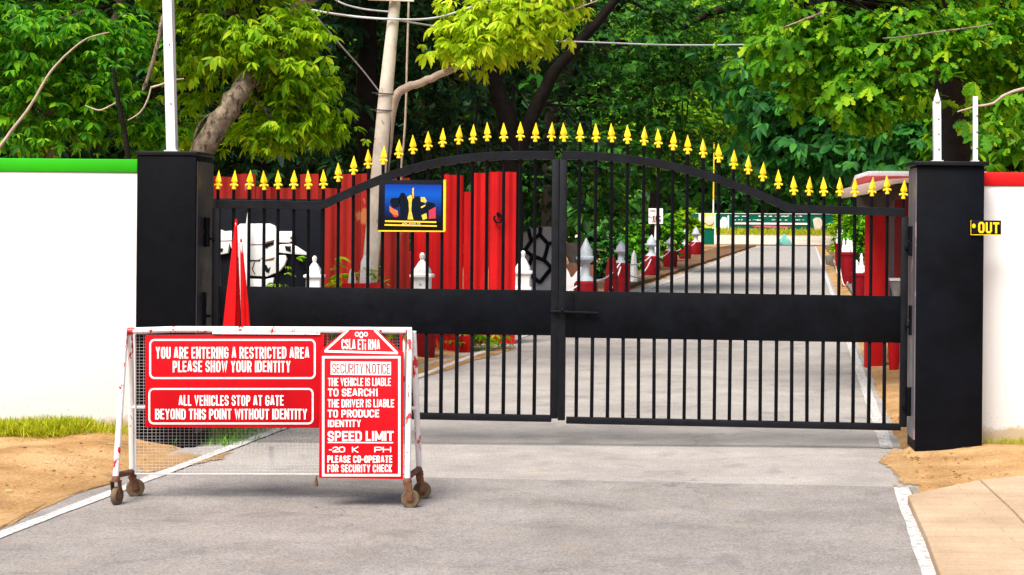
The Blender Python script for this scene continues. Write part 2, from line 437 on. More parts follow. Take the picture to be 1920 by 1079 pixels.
M['soil'] = paint('shade_browned_soil', (.17, .095, .05), .95, .4, 3, bmp=.6, spec=.1)  # darkened earth colour stands for tree shade along the far road
for sd_, a_, b_, z_, lab_ in ((-1, -2.6, -.42, .125, 'soil verge with tree shade in its brown colour, under the bollards left of the road'), (1, .70, 2.6, .10, 'soil verge with tree shade in its brown colour, under the red pots right of the road')):
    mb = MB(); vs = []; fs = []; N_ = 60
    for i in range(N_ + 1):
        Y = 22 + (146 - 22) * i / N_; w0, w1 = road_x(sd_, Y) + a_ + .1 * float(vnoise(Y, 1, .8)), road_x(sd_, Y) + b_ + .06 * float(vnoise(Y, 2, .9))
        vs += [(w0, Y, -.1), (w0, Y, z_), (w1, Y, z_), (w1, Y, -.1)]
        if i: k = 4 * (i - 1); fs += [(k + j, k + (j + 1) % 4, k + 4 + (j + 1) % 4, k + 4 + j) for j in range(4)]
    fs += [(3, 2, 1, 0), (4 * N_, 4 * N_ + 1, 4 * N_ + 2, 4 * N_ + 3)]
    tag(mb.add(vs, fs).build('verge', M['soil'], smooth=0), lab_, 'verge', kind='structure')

# ------------------------------------------------------------------ walls and pillars
YW = 12.42; YP = 12.13; YG = 12.36
def wall(x0, x1, ytop, ycap, cap, label, side):
    a, b = P(x0, ycap, YW), P(x1, ycap, YW); zt = P((x0 + x1) / 2, ytop, YW).z; zc = P((x0 + x1) / 2, ycap, YW).z
    root = thing('boundary_wall', ((a.x + b.x) / 2, YW + .12, 0), label, 'wall')
    mb = MB(); mb.box(((a.x + b.x) / 2, YW + .125, (zc - .3) / 2), (b.x - a.x, .25, zc + .3)); mb.build('wall_body', M['wall'], root, bevel=.006)
    mb = MB(); mb.box(((a.x + b.x) / 2, YW + .125, (zc + zt) / 2), (b.x - a.x + .004, .275, zt - zc)); mb.build('coping', cap, root, bevel=.008)
    return root
wall(-900, 258, 294, 319, M['green_cap'], 'white boundary wall with a bright green coping beside the left pillar', -1)
wall(1843, 2700, 327, 352, M['red_cap'], 'white boundary wall with a red coping beside the right pillar', 1)

def pillar(x0, x1, ytop, ybase, label, capover, pm='pillar'):
    a = P(x0, ytop, YP); b = P(x1, ytop, YP); zt = a.z * .5 + b.z * .5
    root = thing('gate_pillar', ((a.x + b.x) / 2, YP + .215, 0), label, 'pillar', None)
    cx = (a.x + b.x) / 2; wd = b.x - a.x
    mb = MB(); mb.box((cx, YP + .215, (zt - .1) / 2), (wd, .43, zt + .1)); o = mb.build('shaft', M[pm], root, bevel=.006)
    mb = MB(); mb.box((cx, YP + .215, zt + .016), (wd + capover, .43 + capover, .032)); mb.build('cap', M['gate_frame_lit'], root, bevel=.006)
    return root, cx, zt
pl, plx, plz = pillar(257, 368, 292, 839, 'square black gate pillar at the end of the green-topped wall', .018)
pr, prx, prz = pillar(1720, 1846, 311, 850, 'square black gate pillar at the end of the red-topped wall', .06, 'pillar_right')

M['jamb_sheen'] = paint('side_sheen_grey', (.16, .15, .17), .4, .5, 3, chips=(.32, .20, .22), chip_at=.6, chip_scale=4, streak=True)  # sheen on the pillars' inner sides, put into the colour
M['jamb_sheen_dark'] = paint('side_sheen_dark_grey', (.032, .028, .036), .5, .5, 3, chips=(.10, .07, .085), chip_at=.6, chip_scale=4, streak=True)
for rt_, x_, sd_ in ((pl, plx + (P(368, 500, YP).x - P(257, 500, YP).x) / 2, 1), (pr, prx - (P(1846, 500, YP).x - P(1720, 500, YP).x) / 2, -1)):
    mb = MB(); mb.box((x_ + sd_ * .004, YP + .215, 1.1), (.008, .40, 2.0)); mb.build('sheen_plate', M['jamb_sheen'] if sd_ < 0 else M['jamb_sheen_dark'], rt_)  # added plates that carry the painted side sheen
# posts standing on the pillars
def white_post(name, pix, w_, Y, label, tip=False):
    a = P(pix[0][0], pix[0][1], Y); b = P(pix[1][0], pix[1][1], Y)
    root = thing(name, b, label, 'post')
    mb = MB(); d = (a - b)
    mb.bar(b, a, w_, .012); mb.bar(b + Vector((-w_ / 2 + .006, w_ / 2, 0)), a + Vector((-w_ / 2 + .006, w_ / 2, 0)), .012, w_ - .014)
    mb.bar(b + Vector((w_ / 2 - .006, w_ / 2, 0)), a + Vector((w_ / 2 - .006, w_ / 2, 0)), .012, w_ - .014)
    if tip: mb.lathe([(w_ * .40, 0), (w_ * .45, .02), (w_ * .25, .05), (w_ * .12, .075), (.002, .095)], a - Vector((0, 0, .005)), 8)
    mb.build('channel', M['post_white'], root)
    mb = MB(); mb.box(b + Vector((0, .03, .004)), (w_ * 1.5, .09, .008)); mb.build('base_plate', M['post_white'], root)
    for q in (.2, .45, .7):
        c = b + d * q; mb = MB(); mb.lathe([(.006, 0), (.006, .004)], c + Vector((.01, -.006, 0)), 8, Matrix.Rotation(R(90), 3, 'X')); mb.build('bolt', M['rust'], root)
    return root
white_post('steel_post', [(309, -160), (321, 284)], .068, YP + .26, 'tall white steel channel post on the left gate pillar')
white_post('steel_post', [(1757, 190), (1758, 303)], .056, YP + .2, 'thick short white post with pointed tip on the right pillar', True)
white_post('steel_post', [(1829, 181), (1829, 303)], .034, YP + .2, 'thin short white post on the outer side of right pillar')

# text ------------------------------------------------------------------
def text_mesh(s, bold=.02):
    bold *= 1.25
    cu = bpy.data.curves.new('t', 'FONT'); cu.body = s; cu.offset = bold; cu.extrude = .0; cu.space_character = 1.09; cu.resolution_u = 3
    o = bpy.data.objects.new('t', cu); col.objects.link(o)
    dg = bpy.context.evaluated_depsgraph_get()
    me = bpy.data.meshes.new_from_object(o.evaluated_get(dg))
    bpy.data.objects.remove(o); bpy.data.curves.remove(cu)
    return me
def font_lettering(s, x0, y0, x1, y1, Y, m, parent, bold=.03, slope=0.0, off=.0016, name='lettering'):
    """text filling the photo box, on the surface at depth Y(y), standing off it"""
    fy = Y if callable(Y) else (lambda y: Y)
    me = text_mesh(s, bold)
    n = len(me.vertices); c = np.empty(n * 3); me.vertices.foreach_get('co', c); c = c.reshape(-1, 3)
    lo, hi = c.min(0), c.max(0)
    for i in range(n):
        u = (c[i, 0] - lo[0]) / (hi[0] - lo[0]); v = (c[i, 1] - lo[1]) / (hi[1] - lo[1])
        px = x0 + u * (x1 - x0); py = y1 + v * (y0 - y1) + slope * u
        p = P(px, py, fy(py)); p.y -= off
        me.vertices[i].co = p
    me.materials.clear(); me.update()
    bm = bmesh.new(); bm.from_mesh(me)
    bmesh.ops.remove_doubles(bm, verts=bm.verts, dist=1e-6)
    r = bmesh.ops.extrude_face_region(bm, geom=bm.faces[:])
    bmesh.ops.translate(bm, verts=[e for e in r['geom'] if isinstance(e, bmesh.types.BMVert)], vec=(0, off * .8, 0))
    bmesh.ops.recalc_face_normals(bm, faces=bm.faces)
    bm.to_mesh(me); bm.free()
    me.polygons.foreach_set('use_smooth', [False] * len(me.polygons))
    return finish(name, me, m, parent, smooth=0)

_C = [(1, .70), (1, .84), (.76, 1), (.24, 1), (0, .84), (0, .16), (.24, 0), (.76, 0), (1, .16)]
GLYPH = {   # painted block capitals as brush strokes in a unit box
 'A': (1.05, [[(0, 0), (.42, 1), (.58, 1), (1, 0)], [(.3, .27), (.7, .27)]]),
 'B': (1, [[(0, -.1), (0, 1.1)], [(0, 1), (.76, 1), (1, .87), (1, .66), (.8, .53), (.2, .53)], [(.8, .51), (1, .38), (1, .14), (.76, 0), (0, 0)]]),
 'C': (1, [_C + [(1, .30)]]), 'D': (1, [[(0, -.1), (0, 1.1)], [(0, 1), (.7, 1), (1, .82), (1, .18), (.7, 0), (0, 0)]]),
 'E': (.8, [[(1, 1), (0, 1), (0, 0), (1, 0)], [(0, .51), (.85, .51)]]), 'F': (.78, [[(1, 1), (0, 1), (0, -.1)], [(0, .5), (.85, .5)]]),
 'G': (1, [_C + [(1, .46), (.5, .46)]]), 'H': (1, [[(0, -.1), (0, 1.1)], [(1, -.1), (1, 1.1)], [(0, .51), (1, .51)]]),
 'I': (0, [[(0, -.1), (0, 1.1)]]), 'i': (0, [[(0, -.1), (0, .62)], [(0, .85), (0, 1.05)]]), '1': (.25, [[(0, .85), (1, 1), (1, -.1)]]),
 'K': (1, [[(0, -.1), (0, 1.1)], [(1, 1.08), (.12, .5), (1, -.08)]]), 'L': (.75, [[(0, 1.1), (0, 0), (1, 0)]]),
 'M': (1.45, [[(0, -.1), (0, 1.1)], [(1, -.1), (1, 1.1)], [(.02, 1), (.5, .1)], [(.5, .1), (.98, 1)]]), 'N': (1.05, [[(0, -.1), (0, 1.1)], [(1, -.1), (1, 1.1)], [(.03, 1), (.97, 0)]]),
 'O': (1, [[(.5, 1), (.24, 1), (0, .84), (0, .16), (.24, 0), (.76, 0), (1, .16), (1, .84), (.76, 1), (.5, 1)]]),
 'P': (.95, [[(0, -.1), (0, 1.1)], [(0, 1), (.74, 1), (1, .86), (1, .58), (.74, .44), (0, .44)]]),
 'R': (1, [[(0, -.1), (0, 1.1)], [(0, 1), (.74, 1), (1, .86), (1, .62), (.74, .49), (0, .49)], [(.6, .47), (1, -.08)]]),
 'S': (.95, [[(1, .72), (1, .84), (.76, 1), (.24, 1), (0, .86), (0, .66), (.2, .55), (.8, .45), (1, .34), (1, .14), (.76, 0), (.24, 0), (0, .16), (0, .28)]]),
 'T': (.95, [[(0, 1), (1, 1)], [(.5, 1), (.5, -.1)]]), 'U': (1, [[(0, 1.1), (0, .16), (.24, 0), (.76, 0), (1, .16), (1, 1.1)]]),
 'V': (1.1, [[(0, 1.08), (.5, 0), (1, 1.08)]]), 'W': (1.5, [[(0, 1.08), (.25, 0), (.5, .9), (.75, 0), (1, 1.08)]]),
 'Y': (1.05, [[(0, 1.08), (.5, .45), (1, 1.08)], [(.5, .5), (.5, -.1)]]), '-': (.4, [[(0, .45), (1, .45)]]), '.': (0, [[(0, -.08), (0, .1)]]),
 '2': (.9, [[(0, .7), (0, .84), (.24, 1), (.76, 1), (1, .84), (1, .6), (0, .12), (0, 0), (1.1, 0)]]),
}
GLYPH['0'] = GLYPH['O']
def lettering(s, x0, y0, x1, y1, Y, m, parent, bold=.03, slope=0.0, off=.0016, name='lettering', weight=None):
    if any(ch not in GLYPH and ch != ' ' for ch in s):
        return font_lettering(s, x0, y0, x1, y1, Y, m, parent, bold, slope, off, name)
    fy = Y if callable(Y) else (lambda y: Y)
    h = y1 - y0; n = sum(c != ' ' for c in s); adv = (x1 - x0) / (n + .5 * s.count(' '))
    st = min(h * .185, adv * .32) * (1 if bold > .02 else .82); gap = st * .5; sp = adv * .5; wsum = sum(GLYPH[c][0] for c in s if c != ' ')
    fixed = n * st + (n - 1) * gap + s.count(' ') * sp
    W = (x1 - x0 - fixed) / wsum
    V = []; Fc = []; x = x0; k_ = 0; jit = lambda a: random.uniform(-a, a) * h
    for ch in s:
        if ch == ' ': x += sp; continue
        w_, strokes = GLYPH[ch]; dy = jit(.012)
        for pl__ in strokes:
            pts = [np.array((x + st / 2 + u * w_ * W, y1 - st / 2 - v * (h - st) + dy + slope * (x - x0) / (x1 - x0))) for u, v in pl__]
            hw = st / 2 * random.uniform(.94, 1.06); base = len(V)
            shut = pl__[0] == pl__[-1]
            for e_, f_ in () if shut else ((0, 1), (-1, -2)):
                dv = pts[e_] - pts[f_]
                if abs(dv[0]) > 1.6 * abs(dv[1]): pts[e_] = pts[e_] + dv / np.hypot(*dv) * hw
            for i, p in enumerate(pts):
                a = p - pts[i - 1] if i else (p - pts[-2] if shut else pts[1] - p)
                b = pts[i + 1] - p if i + 1 < len(pts) else (pts[1] - p if shut else a)
                a = a / (np.hypot(*a) + 1e-9); b = b / (np.hypot(*b) + 1e-9)
                na, nb = np.array((-a[1], a[0])), np.array((-b[1], b[0])); q = na + nb; q = q / (np.hypot(*q) + 1e-9)
                q = q * hw / max(.45, float(q @ na))
                for sg in (1, -1):
                    c = p + sg * q; v3 = P(c[0], c[1], fy(c[1])); v3.y -= off + .00012 * (k_ % 5); V.append(v3)
                if i: Fc.append((base + 2 * i - 2, base + 2 * i - 1, base + 2 * i + 1, base + 2 * i))
            k_ += 1
        x += w_ * W + st + gap
    me = bpy.data.meshes.new(name); me.from_pydata([tuple(v) for v in V], [], Fc); me.update()
    return finish(name, me, m, parent, smooth=0)

def frame_pix(x0, y0, x1, y1, t, rad=0):
    """rounded rectangle ring -> list of quads in pixels"""
    def rr(x0, y0, x1, y1, r):
        out = []
        for cx, cy, a0 in ((x1 - r, y0 + r, -90), (x1 - r, y1 - r, 0), (x0 + r, y1 - r, 90), (x0 + r, y0 + r, 180)):
            for k in range(6):
                a = R(a0 + 90 * k / 5); out.append((cx + r * math.cos(a), cy + r * math.sin(a)))
        return out
    o = rr(x0, y0, x1, y1, max(rad, .01)); i = rr(x0 + t, y0 + t, x1 - t, y1 - t, max(rad - t, .01))
    return o, i
def ring_plate(o, i, Y, m, parent, name, off=.0016, th=.001):
    fy = Y if callable(Y) else (lambda y: Y)
    n = len(o); D = Vector((0, -off, 0)); T = Vector((0, th, 0))
    A = [P(x, y, fy(y)) + D for x, y in o]; B = [P(x, y, fy(y)) + D for x, y in i]
    v = A + B + [p + T for p in A] + [p + T for p in B]; f = []
    for k in range(n):
        j = (k + 1) % n
        f += [(k, j, n + j, n + k), (2 * n + k, 3 * n + k, 3 * n + j, 2 * n + j), (k, 2 * n + k, 2 * n + j, j), (n + k, n + j, 3 * n + j, 3 * n + k)]
    mb = MB(); mb.add(v, f); return mb.build(name, m, parent, smooth=0)

# OUT sign across pillar and wall
root = thing('exit_sign', P(1848, 427, YP - .02), 'small black plate with yellow OUT lettering on the right pillar', 'sign')
mb = MB(); mb.plate([(1820, 413), (1877, 414), (1877, 441), (1820, 441)], YP - .016, .012); mb.build('plate', M['black_board'], root, bevel=.001)
mb = MB(); mb.plate([(1820, 413), (1820.9, 413), (1820.9, 440), (1877, 440), (1877, 441.2), (1820, 441.2)], YP - .018, .002); mb.build('border', M['yellow'], root, smooth=0)
lettering('OUT', 1834, 416.5, 1873.5, 437.5, YP - .016, M['yellow'], root, .045, 1)
mb = MB(); mb.lathe([(.013, 0), (.013, .003)], P(1826, 424, YP - .019), 12, Matrix.Rotation(R(-90), 3, 'X'), (1, 1.3)); mb.build('paint_blot', M['yellow'], root)

# ------------------------------------------------------------------ the gate
SPL = [(409, 320), (439, 320), (468, 320), (496, 321), (522, 320), (551, 320), (579, 320), (607, 319), (635, 306), (663, 293), (691, 281), (719, 274), (748, 262), (775, 254), (803, 247), (830, 241), (860, 236), (887, 234), (914, 230), (945, 231), (976, 229), (1004, 231), (1034, 230)]
SPR = [(1058, 231), (1088, 231), (1118, 232), (1148, 232), (1177, 235), (1208, 238), (1235, 242), (1262, 247), (1290, 254), (1319, 261), (1348, 270), (1376, 282), (1403, 292), (1430, 305), (1460, 319), (1489, 331), (1517, 332), (1545, 333), (1575, 333), (1603, 334), (1635, 333), (1664, 329), (1694, 338)]
TOPL = [(406, 383), (500, 384), (596, 386), (610, 383), (640, 369), (680, 351), (720, 334.5), (760, 321), (800, 310), (840, 302), (880, 296.5), (920, 293.5), (960, 292), (1000, 291.5), (1040, 291.5)]
TOPR = [(1054, 291.5), (1100, 292.5), (1140, 295), (1180, 299), (1220, 305), (1260, 312), (1300, 322), (1340, 334), (1380, 348.5), (1420, 364), (1450, 377), (1470, 387), (1482, 391), (1500, 392.5), (1600, 395.5), (1696, 399)]
LOWR = [1080.9, 1109.8, 1139.5, 1168.4, 1197.3, 1226.6, 1254.4, 1283.3, 1311.4, 1339.9, 1368.2, 1397.1, 1425.9, 1455.6, 1484.8, 1513.7, 1542.3, 1571.2, 1600, 1629.4, 1658.3]
LOWL = [430 + 28.6 * k for k in range(12)] + [772] + [799, 827, 856, 885, 914, 944, 973, 1002]

def spear(c):
    """spearhead, base at c: collar, cross knobs, lance blade"""
    mb = MB(); c = Vector(c)
    mb.lathe([(.011, 0), (.0165, .004), (.0165, .012), (.012, .018), (.013, .034), (.010, .046)], c, 10)
    mb.tube([c + Vector((-.026, 0, .034)), c + Vector((-.012, 0, .038)), c + Vector((.012, 0, .038)), c + Vector((.026, 0, .034))], [.0085, .0075, .0075, .0085], 8)
    for s_ in (-1, 1):
        mb.lathe([(.002, -.009), (.0072, -.005), (.0085, 0), (.0072, .005), (.002, .009)], c + Vector((s_ * .0265, 0, .033)), 8)
    mb.lathe([(.007, .044), (.019, .054), (.0255, .062), (.0235, .074), (.016, .098), (.0085, .122), (.001, .147)], c, 4, None, (1, .5))
    return mb
spear_mesh = None
def make_leaf(spikes, top, x0, x1, pan, bot, low, label, hinge_x, hinges, side):
    global spear_mesh
    xa, xb = P(x0, 500, YG).x, P(x1, 500, YG).x
    root = thing('gate_leaf', (P(x0 if side < 0 else x1, 500, YG).x, YG, 0), label, 'gate', 'two leaves of the black gate')
    px = lambda y0, y1, x: y0 + (y1 - y0) * (x - x0) / (x1 - x0)
    t = .052
    mb = MB()
    pts = [P(x, y, YG) for x, y in top]
    for i in range(len(pts) - 1):           # swept square tube
        pass
    vs = []
    for i, p in enumerate(pts):
        d = (pts[min(i + 1, len(pts) - 1)] - pts[max(i - 1, 0)]).normalized(); n = Vector((-d.z, 0, d.x))
        for a, b in ((-1, -1), (1, -1), (1, 1), (-1, 1)): vs.append(p + n * a * .031 + Vector((0, b * t / 2, 0)))
    fs = []
    for i in range(len(pts) - 1):
        for k in range(4): fs.append((4 * i + k, 4 * i + (k + 1) % 4, 4 * i + 4 + (k + 1) % 4, 4 * i + 4 + k))
    fs += [(3, 2, 1, 0), tuple(4 * (len(pts) - 1) + k for k in range(4))]
    mb.add(vs, fs)
    mb.build('top_rail', M['gate_frame_lit'], root, bevel=.002, seg=1)
    for i, (xs_, yt, wpx) in enumerate(((x0 + 6.5, top[0][1] + 6, 13), (x1 - 6.5, top[-1][1] + 6, 13))):
        zt = P(xs_, yt + (-6 if True else 0), YG).z - .0295; zb = P(xs_, px(bot[0] - 6, bot[1] - 6, xs_), YG).z
        cx = P(xs_, 500, YG).x
        m2 = MB(); m2.box((cx, YG, (zt + zb) / 2), (.054, t - .004, zt - zb)); m2.build('stile', M['gate_frame_lit'], root, bevel=.004)
    a, b = P(x0 + 13.3, bot[0] - 6, YG), P(x1 - 13.3, bot[1] - 6, YG)
    m2 = MB(); m2.bar(a, b, .05, t - .008); m2.build('bottom_rail', M['gate_frame_lit'], root, bevel=.004)
    # solid band, a sheet in front of its two rails
    m2 = MB(); m2.plate([(x0 + 12, pan[0]), (x1 - 12, pan[1]), (x1 - 12, pan[3]), (x0 + 12, pan[2])], YG - .019, .012)
    m2.build('panel', M['gate'], root, bevel=.002)
    for yy in (0, 2):
        s_ = 5 if yy == 0 else -5
        m2 = MB(); m2.bar(P(x0 + 13.3, pan[yy] + s_, YG + .012), P(x1 - 13.3, pan[yy + 1] + s_, YG + .012), .042, .032); m2.build('panel_rail', M['gate_frame_lit'], root, bevel=.003)
    for x, y in spikes:
        ztip = P(x, y, YG).z; zc = ztip - .143
        zb = P(x, px(pan[0], pan[1], x), YG).z - .01; X = P(x, y, YG).x
        bb = thing('x', (0, 0, 0), None, None) if False else None
        inner = x0 + 16 < x < x1 - 16
        if not inner:
            zb = P(x, np.interp(x, [q[0] for q in top], [q[1] for q in top]), YG).z - .01
        m2 = MB()
        m2.lathe([(.0125, 0), (.0125, zc + .004 - zb)], (X + random.uniform(-.002, .002), YG + .002, zb), 8)
        bar_ = m2.build('bar', M['gate'], root, origin=(X, YG, zb))
        if spear_mesh is None:
            s_ = spear((0, 0, 0)).build('spearhead', M['yellow'], bar_, origin=(0, 0, 0)); spear_mesh = s_.data
        else:
            s_ = bpy.data.objects.new('spearhead', spear_mesh); col.objects.link(s_); s_.parent = bar_
        s_.location = (0, 0, zc - zb)
        s_.rotation_euler = (random.uniform(-.09, .09), random.uniform(-.06, .06), random.uniform(-.35, .35))
    for x in low:
        za = P(x, px(pan[2], pan[3], x), YG).z; zb = P(x, px(bot[0], bot[1], x) - 12, YG).z - .004; X = P(x, 700, YG).x
        m2 = MB(); m2.bar((X, YG + .004, zb), (X + random.uniform(-.003, .003), YG + .004, za + .004), .026, .026)
        m2.build('lower_bar', M['gate'], root, bevel=.002)
    for x, ya, yb in hinges:
        m2 = MB(); za, zb = P(x, ya, YG).z, P(x, yb, YG).z; X = P(x, 500, YG - .04).x; zm = (za + zb) / 2
        m2.lathe([(.017, zb), (.021, zb + .006), (.021, zm - .006), (.017, zm - .003), (.017, zm + .003), (.021, zm + .006), (.021, za - .006), (.017, za)], (X, YG - .045, 0), 12)
        m2.box((X + side * .028, YG - .035, zm + .04), (.06, .018, .018)); m2.box((X - side * .022, YG - .03, zm - .05), (.05, .02, .02))
        m2.build('hinge', M['gate'], root)
    return root
gl = make_leaf(SPL, TOPL, 399, 1047.2, (537, 545, 622, 629), (779, 791), LOWL, 'arched black steel gate leaf carrying the painted picture panel', 399, [(388, 408, 463), (383, 548, 612)], -1)
gr = make_leaf(SPR, TOPR, 1048.5, 1702, (546, 556, 633, 643), (794, 807), LOWR, 'arched black steel gate leaf with the slide bolt on its panel', 1700, [(1708, 424, 480), (1709, 572, 628), (1706, 725, 779)], 1)
mb = MB(); mb.tube([P(1032, 584.5, YG - .05), P(1122, 588, YG - .05)], .012, 10)
mb.tube([P(1054, 585, YG - .05), P(1054, 580, YG - .085)], .006, 8)
mb.build('slide_bolt', M['gate'], gr)
for x in (1043, 1062, 1100):
    mb = MB(); mb.box(P(x, 586.5, YG - .035), (.02, .035, .035)); mb.build('bolt_guide', M['gate'], gr, bevel=.003)
mb = MB(); mb.plate([(1050, 550), (1076, 550), (1076, 632), (1050, 632)], YG - .0235, .004); mb.build('lock_plate', M['gate'], gr, bevel=.001)

# picture panel hung on the left leaf
YS = YG - .06
root = thing('picture_sign', P(772, 433, YS), 'dark framed picture of blue sky and golden column hung on the gate bars', 'sign')
mb = MB(); mb.plate([(711, 338), (835, 338), (834, 434), (708, 433)], YS, .03); mb.build('backing', M['black_board'], root, bevel=.002)
mb = MB(); mb.plate([(831.5, 337.5), (836, 337.5), (835, 434), (831, 434)], YS - .003, .036); mb.plate([(709, 432), (834, 433), (834, 435.3), (709, 434.5)], YS - .002, .02); mb.build('gilt_edge', M['yellow'], root)
mb = MB(); mb.plate([(722, 346), (828, 347), (827, 419), (721, 419)], YS - .003, .002)
def blue_mat():
    m, t, b = nodes('painted_blue_sky')
    g = t.nodes.new('ShaderNodeNewGeometry'); s_ = t.nodes.new('ShaderNodeSeparateXYZ'); t.links.new(g.outputs['Position'], s_.inputs[0])
    z0, z1 = P(770, 419, YS).z, P(770, 346, YS).z
    mr = t.nodes.new('ShaderNodeMapRange'); mr.inputs[1].default_value = z0; mr.inputs[2].default_value = z1; t.links.new(s_.outputs[2], mr.inputs[0])
    t.links.new(ramp(t, mr.outputs[0], [(.12, (.004, .006, .016)), (.4, (.004, .025, .16)), (.75, (.005, .085, .46)), (1, (.004, .04, .34))]), b.inputs['Base Color'])
    b.inputs['Roughness'].default_value = .5; b.inputs['Specular IOR Level'].default_value = .08; return m
mb.build('picture', blue_mat(), root)
M['print_navy'] = paint('print_navy', (.002, .006, .016), .5, .2, 20, spec=.1); M['print_gold'] = paint('print_gold', (.78, .55, .05), .5, .4, 60)
M['print_orange'] = paint('print_orange', (.75, .16, .02), .5, .4, 60); M['print_wine'] = paint('print_wine', (.5, .02, .05), .5, .3, 60)
for nm, mt, polys, of in (
    ('dark_figures', 'print_navy', [[(752, 418), (750, 388), (747, 372), (752, 362), (758, 362), (762, 369), (770, 367), (775, 360), (778, 369), (786, 368), (789, 376), (796, 384), (800, 400), (798, 418)],
                                     [(731, 378), (734, 372), (746, 371), (750, 378), (748, 388), (736, 390)], [(795, 385), (803, 379), (815, 382), (816, 388), (806, 392), (800, 400)]], .005),
    ('golden_column', 'print_gold', [[(764, 412), (767, 395), (766, 378), (763, 370), (769, 366), (775, 367), (772, 378), (771, 395), (775, 412)], [(773, 354), (776, 352), (776, 372), (773, 372)],
                                      [(789, 370), (796, 370), (800, 377), (798, 381), (789, 378)], [(789, 388), (798, 384), (797, 387), (790, 391)], [(790, 404), (799, 400), (801, 410), (793, 413)]], .006),
    ('orange_wing', 'print_orange', [[(730, 386), (736, 391), (746, 396), (747, 406), (738, 404), (731, 397)]], .006),
    ('wine_wing', 'print_wine', [[(804, 395), (817, 388), (817, 410), (804, 411)], [(736, 402), (746, 404), (744, 408), (738, 407)]], .0065),
    ('yellow_rule', 'yellow', [[(722, 413.5), (818, 415.5), (818, 418.5), (722, 416.5)], [(721, 420.5), (819, 423), (819, 425.5), (721, 423.5)]], .006)):
    mb = MB()
    for q in polys: mb.plate(q, YS - of, .002)
    mb.build(nm, M[mt], root, smooth=0)
lettering('aMt.3nam.na', 754, 417.2, 788, 421.3, YS - .003, M['white_letter'], root, .0)

# ------------------------------------------------------------------ the wheeled barrier
YF, YB, YT = 9.62, 9.93, 9.76
root = thing('wheeled_barrier', (P(500, 900, 9.76).x, 9.76, 0), 'white pipe barrier on castors with red warning signs in front of the gate', 'barrier')
T0, T1 = P(238, 621, YT), P(772, 620, YT)
mb = MB(); mb.tube([T0, P(330, 618, YT), P(450, 618.5, YT), P(600, 619, YT), T1], .0195, 12); mb.build('top_rail', M['barrier'], root)
legs = [(P(235, 620, YT - .012), P(217, 893, YF)), (P(244, 622, YT + .012), P(248, 886, YB)), (P(769, 620, YT - .012), P(764, 897, YF)), (P(775, 622, YT + .012), P(786, 880, YB))]
for a, b in legs:
    mb = MB(); mb.tube([a, b], .0175, 12); mb.build('leg', M['barrier'], root)
for i in (0, 2):
    mb = MB(); mb.tube([legs[i][1] + Vector((0, 0, .004)), legs[i + 1][1] + Vector((0, 0, .004))], .018, 12); mb.build('foot_tube', M['rust'], root)
mb = MB(); mb.tube([legs[2][0] + Vector((.012, .03, -.02)), legs[3][1] + Vector((-.012, 0, .03))], .006, 6); mb.build('edge_strip', paint('orange_paint', (.55, .12, .03), .6, .4, 10), root)
mb = MB(); mb.tube([legs[0][0] + Vector((.012, .03, -.02)), legs[1][1] + Vector((.016, 0, .03))], .006, 6); mb.build('edge_strip', M['rust'], root)
mb = MB(); za = P(500, 764, 9.85).z
mb.tube([P(246, 764, YB - .08), P(780, 766, YB - .08)], .011, 8); mb.build('cross_rail', M['barrier'], root)
# castors
def castor(top, ang, col_):
    top = Vector(top); r = .054; zc = r
    mb = MB(); Mz = Matrix.Rotation(ang, 3, 'Z')
    mb.lathe([(.02, .0), (.025, .004), (.025, .016), (.018, .03)], top + Vector((0, 0, -.03)), 12)
    zt = top.z - .03
    off = Mz @ Vector((.018, 0, 0)); c = Vector((top.x + off.x, top.y + off.y, zc))
    for s_ in (-1, 1):
        a = Vector((top.x, top.y, zt)) + Mz @ Vector((0, s_ * .023, 0)); b = c + Mz @ Vector((0, s_ * .023, -.008))
        q = [(a, .022), (a * .5 + b * .5, .02), (b, .013)]
        vs = []
        for p, wd in q:
            for dx, dy in ((-wd, -.002), (wd, -.002), (wd, .002), (-wd, .002)): vs.append(p + Mz @ Vector((dx, dy, 0)))
        fs = [(4 * i + k, 4 * i + (k + 1) % 4, 4 * i + 4 + (k + 1) % 4, 4 * i + 4 + k) for i in range(2) for k in range(4)] + [(3, 2, 1, 0), (8, 9, 10, 11)]
        mb.add(vs, fs)
    mb.box(Vector((top.x, top.y, zt + .001)), (.05, .05, .006), Mz)
    f_ = mb.build('castor_fork', M['rust'], root)
    My = Mz @ Matrix.Rotation(R(90), 3, 'X')
    mb = MB(); mb.lathe([(.03, -.016), (r - .006, -.017), (r - .001, -.012), (r, -.005), (r, .005), (r - .001, .012), (r - .006, .017), (.03, .016)], c, 28, My)
    wh = mb.build('wheel', M['tyre'], f_, smooth=40)
    mb = MB(); mb.lathe([(.008, -.029), (.008, -.02), (.024, -.0185), (.028, -.0155), (.028, .0155), (.024, .0185), (.008, .02), (.008, .029)], c, 16, My)
    mb.build('hub', M['rust'], f_, smooth=40)
castor(legs[0][1], R(82), 0); castor(legs[1][1], R(20), 0); castor(legs[2][1], R(8), 0); castor(legs[3][1], R(15), 0)
